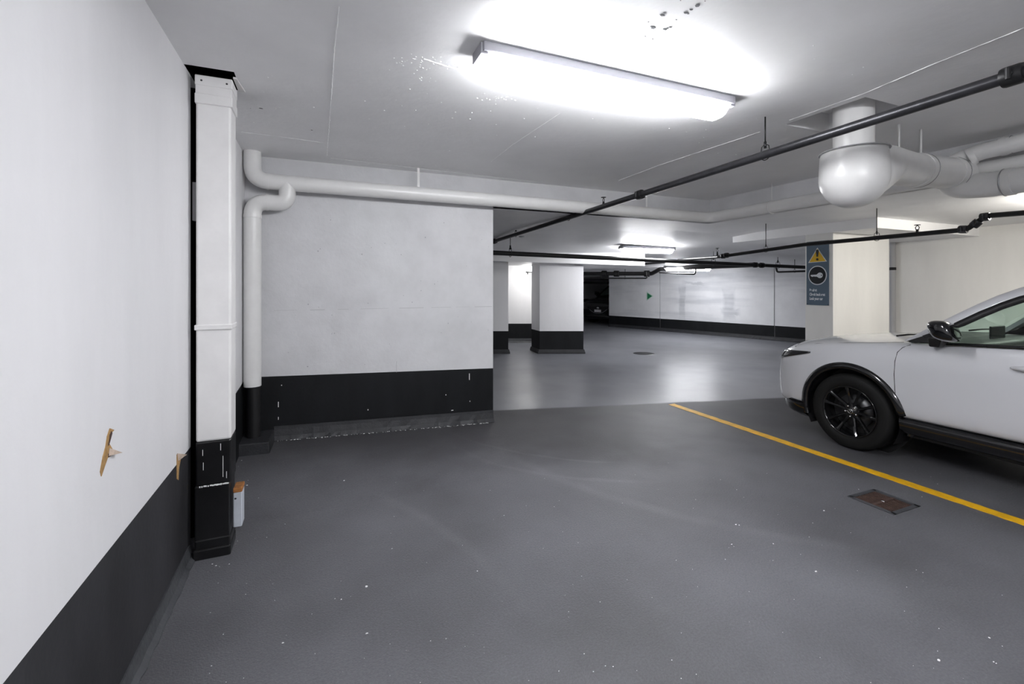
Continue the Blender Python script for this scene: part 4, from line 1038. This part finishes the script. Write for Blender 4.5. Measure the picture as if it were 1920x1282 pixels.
    for sx in (-1, 1):
        bm = BM(); rows = []
        for i, (s, wd, z) in enumerate(R):
            n2 = nrm2(i); hgt = 0.062*min(1, 0.28 + (s-1.36)/0.28)
            def P(o, k): return Vector((sx*(wd + k), -(s + n2.x*o), z + n2.y*o))
            rows.append([P(-hgt, 0.022), P(-hgt*0.5, 0.018), P(0, 0.0), P(0.010, -0.05), P(-0.03, -0.06), P(-hgt, -0.02), P(-hgt, 0.022)])
        solid_strip(bm, rows); add('pillar_rail', bm, paint, smooth=True, auto=50)
        # black window frame strip following the pillar
        bm = BM(); rows = []
        for i, (s, wd, z) in enumerate(R):
            if s > 4.0: break
            if s < 1.40: continue
            n2 = nrm2(i); kk = min(1, 0.20 + (s-1.42)/0.32); oo = 0.058*min(1, 0.28 + (s-1.36)/0.28)
            def P(o, k): return Vector((sx*(wd + k), -(s + n2.x*o), z + n2.y*o))
            rows.append([P(-oo, 0.018), P(-oo, 0.026), P(-oo-0.052*kk, 0.026+0.010*kk), P(-oo-0.054*kk, 0.020)])
        solid_strip(bm, rows); add('window_frame', bm, 'trim_black', smooth=True)
        # glass between belt and frame
        def belt(s): 
            return 0.862, 1.098 + (s-1.40)*0.062 if s < 3.4 else 1.222 - 0.0
        for nm, s0, s1, gm in (('front_door_glass', 1.62, 2.62, 'glass_green'), ('rear_door_glass', 2.70, 3.42, 'glass_dark'), ('quarter_glass', 3.48, 3.95, 'glass_dark')):
            bm = BM(); rows = []
            for s in frange(s0, s1, 12):
                wb, zb = belt(s); wt, zt = rail_sm(s); zt -= 0.10; wt += 0.02
                if zt < zb + 0.004: zt = zb + 0.004
                rows.append([Vector((sx*(wb + (wt-wb)*t + 0.012*math.sin(PI*t)), -s, zb + (zt-zb)*t)) for t in frange(0, 1, 5)])
            solid_strip(bm, rows); add(nm, bm, gm, smooth=True)
        # black triangle at the foot of the pillar
        bm = BM()
        tri = [Vector((sx*0.876, -1.375, 1.104)), Vector((sx*0.876, -1.66, 1.116)), Vector((sx*0.832, -1.655, 1.245))]
        hexa(bm, tri, [p + Vector((-sx*0.012, 0, 0)) for p in tri]); add('corner_panel', bm, 'gloss_black')
        # belt moulding
        bm = BM(); rows = []
        for s in frange(1.385, 3.95, 24):
            zb = belt(s)[1]; k = min(1, (s-1.385)/0.3); rows.append([Vector((sx*0.855, -s, zb+0.012)), Vector((sx*(0.858+0.024*k), -s, zb+0.008)), Vector((sx*(0.858+0.029*k), -s, zb-0.010*k)), Vector((sx*0.852, -s, zb-0.014*k))])
        solid_strip(bm, rows); add('belt_moulding', bm, 'gloss_black', smooth=True)
        bm = BM(); rows = []
        for t in frange(0, 1, 6):
            zb = belt(2.66)[1]; wt, zt = rail_sm(2.66)
            rows.append([Vector((sx*(0.868+(wt+0.026-0.868)*t), -2.61-0.02*t, zb+(zt-0.09-zb)*t)), Vector((sx*(0.868+(wt+0.026-0.868)*t), -2.71-0.02*t, zb+(zt-0.09-zb)*t))])
        solid_strip(bm, rows); add('centre_pillar', bm, 'gloss_black')
        # rear quarter panel
        bm = BM(); rows = []
        for s in (3.95, 4.1, 4.25, 4.40):
            wt, zt = rail_sm(s); zb = 1.17 - (0.06 if s > 4.3 else 0)
            rows.append([Vector((sx*(0.862 - 0.02*(s > 4.3) + (wt-0.862)*t), -s, zb+(zt-0.03-zb)*t)) for t in (0, 0.5, 1)])
        solid_strip(bm, rows); add('quarter_panel', bm, paint, smooth=True)
        # door handle
        for s0 in (2.05, 3.02):
            bm = BM(); pts = []; rs = []
            for t in frange(0, 1, 12):
                s = s0 + 0.20*t; x = side(s, 0.985, sx); pts.append(Vector((x + sx*(0.004 + 0.026*math.sin(PI*t)**0.6), -s, 0.985 + 0.012*t))); rs.append(0.006 + 0.013*math.sin(PI*t)**0.5)
            tube(bm, pts, rs, 10); add('door_handle', bm, paint, smooth=True)
            bm = BM(); x = side(s0+0.1, 0.985, sx)
            lathe(bm, [(0, 0.003), (0.04, 0.0025), (0.045, -0.01)], 20, Matrix.Translation((x, -s0-0.10, 0.982)) @ Matrix.Rotation(sx*PI/2, 4, 'Y') @ Matrix.Diagonal((0.75, 1.5, 1, 1))); add('handle_recess', bm, paint, smooth=True)
        # mirror
        mc = Vector((sx*1.040, -1.735, 1.232)); bm = BM()
        bmesh.ops.create_icosphere(bm, subdivisions=4, radius=1.0)
        for v in bm.verts:
            x, y, z = v.co
            sg_ = lambda a, e: math.copysign(abs(a)**e, a)
            x, y, z = sg_(x, 0.62), sg_(y, 0.75), sg_(z, 0.70)
            if y < 0: y *= 0.55
            z *= (0.92 - 0.10*x*(-sx) ) ; y += 0.25*z
            tw = 0.22*x*sx
            v.co = mc + Vector((x*0.150, y*0.115 - tw*0.12, z*0.088 + 0.012*x*sx))
        mi_ = add('door_mirror', bm, 'gloss_black', smooth=True)
        bm = BM(); hexa(bm, [(sx*0.90, -1.57, 1.08), (sx*0.90, -1.65, 1.085), (sx*1.0, -1.66, 1.09), (sx*1.0, -1.59, 1.09)], [(sx*0.885, -1.55, 1.145), (sx*0.885, -1.68, 1.15), (sx*1.04, -1.70, 1.17), (sx*1.04, -1.60, 1.17)]); bevel(bm, 0.012, 2)
        add('mirror_foot', bm, 'trim_black', mi_)
        bm = BM(); pts = [mc + Vector((x*0.14*sx, 0.085 - 0.07*x*x, -0.035+0.012*x)) for x in frange(-0.95, 0.95, 10)]; tube(bm, pts, 0.004, 6); add('mirror_indicator', bm, 'chrome', mi_)
    # roof, windscreen, rear glass
    bm = BM(); rows = []
    for s in [s for s in ss if 2.0 <= s <= 4.06]:
        wt, zt = rail_sm(s); rows.append([Vector((x*(wt-0.02), -s - (0.05*(1-x*x) if s < 2.05 else 0) * -1, zt + 0.004 + 0.032*(1-x*x))) for x in frange(-1, 1, 12)])
    solid_strip(bm, rows); thicken(add('roof', bm, paint, smooth=True), 0.02, -1)
    bm = BM(); rows = []
    for t in frange(0, 1, 10):
        s_e = 1.37 + (2.02-1.37)*t; wt, zt = rail_sm(s_e)
        rows.append([Vector((x*(wt-0.03), -(s_e - 0.20*(1-x*x)*(1-t*0.75)), zt - 0.004 + 0.03*(1-x*x)*t - 0.02*(1-t)*(1-x*x))) for x in frange(-1, 1, 14)])
    solid_strip(bm, rows); add('windscreen', bm, 'glass_green', smooth=True)
    bm = BM(); rows = []
    for t in frange(0, 1, 6):
        s_e = 4.04 + 0.36*t; wt, zt = rail_sm(s_e); rows.append([Vector((x*(wt-0.04), -(s_e + 0.06*(1-x*x)), zt + 0.02*(1-x*x))) for x in frange(-1, 1, 10)])
    solid_strip(bm, rows); add('rear_glass', bm, 'glass_dark', smooth=True)
    bm = BM(); rows = []
    for x in frange(-0.80, 0.80, 16): rows.append([Vector((x, -(1.20+0.18*(x/0.8)**2), top(x, 1.20+0.18*(x/0.8)**2)+0.012)), Vector((x, -(1.30+0.14*(x/0.8)**2), 1.122+0.0*x)), Vector((x, -(1.42), 1.10))])
    solid_strip(bm, rows); add('scuttle', bm, 'trim_black', smooth=True)
    for sx in (-1, 1):
        bm = BM(); tube(bm, [(sx*0.62 - 0.25, -1.30, 1.145), (sx*0.62 - 0.1, -1.33, 1.155), (sx*0.62+0.2, -1.36, 1.15)], 0.008, 8); add('wiper', bm, 'trim_black')
    # ---- cabin
    bm = BM(); hexa(bm, [(-0.80, -1.36, 0.95), (0.80, -1.36, 0.95), (0.80, -1.86, 0.95), (-0.80, -1.86, 0.95)], [(-0.78, -1.36, 1.095), (0.78, -1.36, 1.095), (0.78, -1.80, 1.125), (-0.78, -1.80, 1.125)]); bevel(bm, 0.03, 3); add('dashboard', bm, 'dash', smooth=True)
    bm = BM(); box(bm, -0.16, 0.10, -1.66, -1.645, 1.12, 1.235); bevel(bm, 0.006, 1); add('screen', bm, 'trim_black')
    bm = BM(); q4 = Matrix.Translation((-0.37, -2.03, 1.10)) @ Matrix.Rotation(math.radians(-66), 4, 'X')
    tube(bm, [q4 @ Vector((0.185*math.cos(a), 0.185*math.sin(a), 0)) for a in frange(0, 2*PI, 32)], 0.017, 10, cap=False)
    for a in (0.0, PI, 1.5*PI): tube(bm, [q4 @ Vector((0.18*math.cos(a), 0.18*math.sin(a), 0)), q4 @ Vector((0.05*math.cos(a), 0.05*math.sin(a), -0.02))], 0.014, 8)
    lathe(bm, [(0, 0.0), (0.05, -0.005), (0.07, -0.04), (0.04, -0.10)], 18, q4); add('steering_wheel', bm, 'dash', smooth=True)
    for xx in (-0.37, 0.37):
        for (yy, nm) in ((-2.62, 'front_seat'), (-3.5, 'rear_seat')):
            bm = BM(); hexa(bm, [(xx-0.24, yy+0.06, 0.75), (xx+0.24, yy+0.06, 0.75), (xx+0.24, yy-0.10, 0.75), (xx-0.24, yy-0.10, 0.75)], [(xx-0.20, yy-0.10, 1.28), (xx+0.20, yy-0.10, 1.28), (xx+0.20, yy-0.22, 1.28), (xx-0.20, yy-0.22, 1.28)]); bevel(bm, 0.05, 3)
            st = add(nm, bm, 'dash', smooth=True)
            bm = BM(); box(bm, xx-0.12, xx+0.12, yy-0.26, yy-0.14, 1.30, 1.47); bevel(bm, 0.04, 3); add('headrest', bm, 'dash', st, smooth=True)
    bm = BM(); bmesh.ops.create_icosphere(bm, subdivisions=3, radius=1.0)
    for v in bm.verts: v.co = Vector((v.co.x*0.13, v.co.y*0.03 - 2.0, v.co.z*0.038 + 1.47))
    mm = add('rear_view_mirror', bm, 'trim_black', smooth=True)
    bm = BM(); tube(bm, [(0, -1.99, 1.44), (0, -1.99, 1.38)], 0.0025, 6); lathe(bm, [(0, 0.04), (0.008, 0.02), (0.016, -0.02), (0.012, -0.06), (0.006, -0.085), (0, -0.09)], 10, Matrix.Translation((0, -1.99, 1.345))); add('hanging_ornament', bm, 'sign_black', mm)
    # ---- wheels
    for i, s in enumerate(WS):
        for sx in (-1, 1):
            mt = Matrix.Translation((sx*0.80, -s, WZ)) @ (Matrix.Rotation(-PI/2, 4, 'Y') if sx < 0 else Matrix.Rotation(PI/2, 4, 'Y'))
            # local z now points outwards
            bm = BM(); prof = [(0.244, -0.11), (0.262, -0.115), (0.31, -0.118), (0.348, -0.105), (0.362, -0.085), (0.3665, -0.04), (0.3665, 0.04), (0.362, 0.085), (0.348, 0.105), (0.335, 0.112), (0.31, 0.118), (0.28, 0.117), (0.262, 0.112), (0.252, 0.104), (0.246, 0.098)]
            lathe(bm, prof, 56, mt); ty = add('tyre', bm, 'rubber', smooth=True)
            bm = BM(); lathe(bm, [(0.246, 0.10), (0.2475, 0.106), (0.243, 0.109), (0.235, 0.100), (0.228, 0.08), (0.222, 0.0), (0.215, -0.10)], 48, mt); rim = add('rim', bm, 'alloy_black', smooth=True)
            for k in range(10):
                a = 2*PI*k/10 + 0.17 + (0.055 if k % 2 else -0.055)
                bm = BM(); ca, sa = math.cos(a), math.sin(a)
                def Q(r, t, z): return mt @ Vector((r*ca - t*sa, r*sa + t*ca, z))
                rows = []
                for r, wd, z in ((0.045, 0.017, 0.066), (0.10, 0.013, 0.068), (0.16, 0.0125, 0.080), (0.21, 0.015, 0.094), (0.240, 0.022, 0.100)):
                    rows.append([Q(r, -wd, z-0.035), Q(r, -wd, z-0.006), Q(r, -wd*0.45, z+0.003), Q(r, wd*0.45, z+0.003), Q(r, wd, z-0.006), Q(r, wd, z-0.035)])
                solid_strip(bm, rows); add('spoke', bm, 'alloy_black', rim, smooth=True, auto=35)
            bm = BM(); lathe(bm, [(0, 0.078), (0.028, 0.077), (0.032, 0.072), (0.062, 0.068), (0.074, 0.058), (0.078, 0.02)], 30, mt); hub = add('hub', bm, 'alloy_black', smooth=True)
            bm = BM(); lathe(bm, [(0.0205, 0.0775), (0.0245, 0.0792), (0.0205, 0.0805)], 24, mt); 
            tube(bm, [mt @ Vector(p) for p in ((-0.019, 0.006, 0.0795), (-0.009, 0.003, 0.0795), (0, -0.006, 0.0795), (0.009, 0.003, 0.0795), (0.019, 0.006, 0.0795))], 0.0022, 6)
            add('wheel_emblem', bm, 'chrome', rim)
            for k in range(5):
                a = 2*PI*k/5 + 0.5; bm = BM(); lathe(bm, [(0, 0.079), (0.008, 0.077), (0.0095, 0.060)], 10, mt @ Matrix.Translation((0.052*math.cos(a), 0.052*math.sin(a), 0))); add('lug_nut', bm, 'chrome', rim, smooth=True)
            bm = BM(); lathe(bm, [(0.07, 0.0), (0.16, 0.0), (0.16, -0.025), (0.07, -0.025)], 32, mt); add('brake_disc', bm, 'disc')
            bm = BM(); lathe(bm, [(0, -0.03), (0.218, -0.03)], 32, mt); add('wheel_back', bm, 'trim_black')
    return root
NOSE_Y, CARX = 3.72, 5.68
build_car('parked_car', (CARX, NOSE_Y, 0), 0.0, 'white compact crossover car parked beyond the yellow line', 'paint_white', 'gloss_black')
c = atd(1121, 608, 18.8)
nd = Vector((-SY, -CY))*math.cos(0.72) + Vector((-CY, SY))*math.sin(0.72)
build_car('parked_car', (c.x, c.y, 0), math.atan2(-nd.x, nd.y), 'black car with a white plate at the dark end of the lane', 'paint_black', 'gloss_black', False)
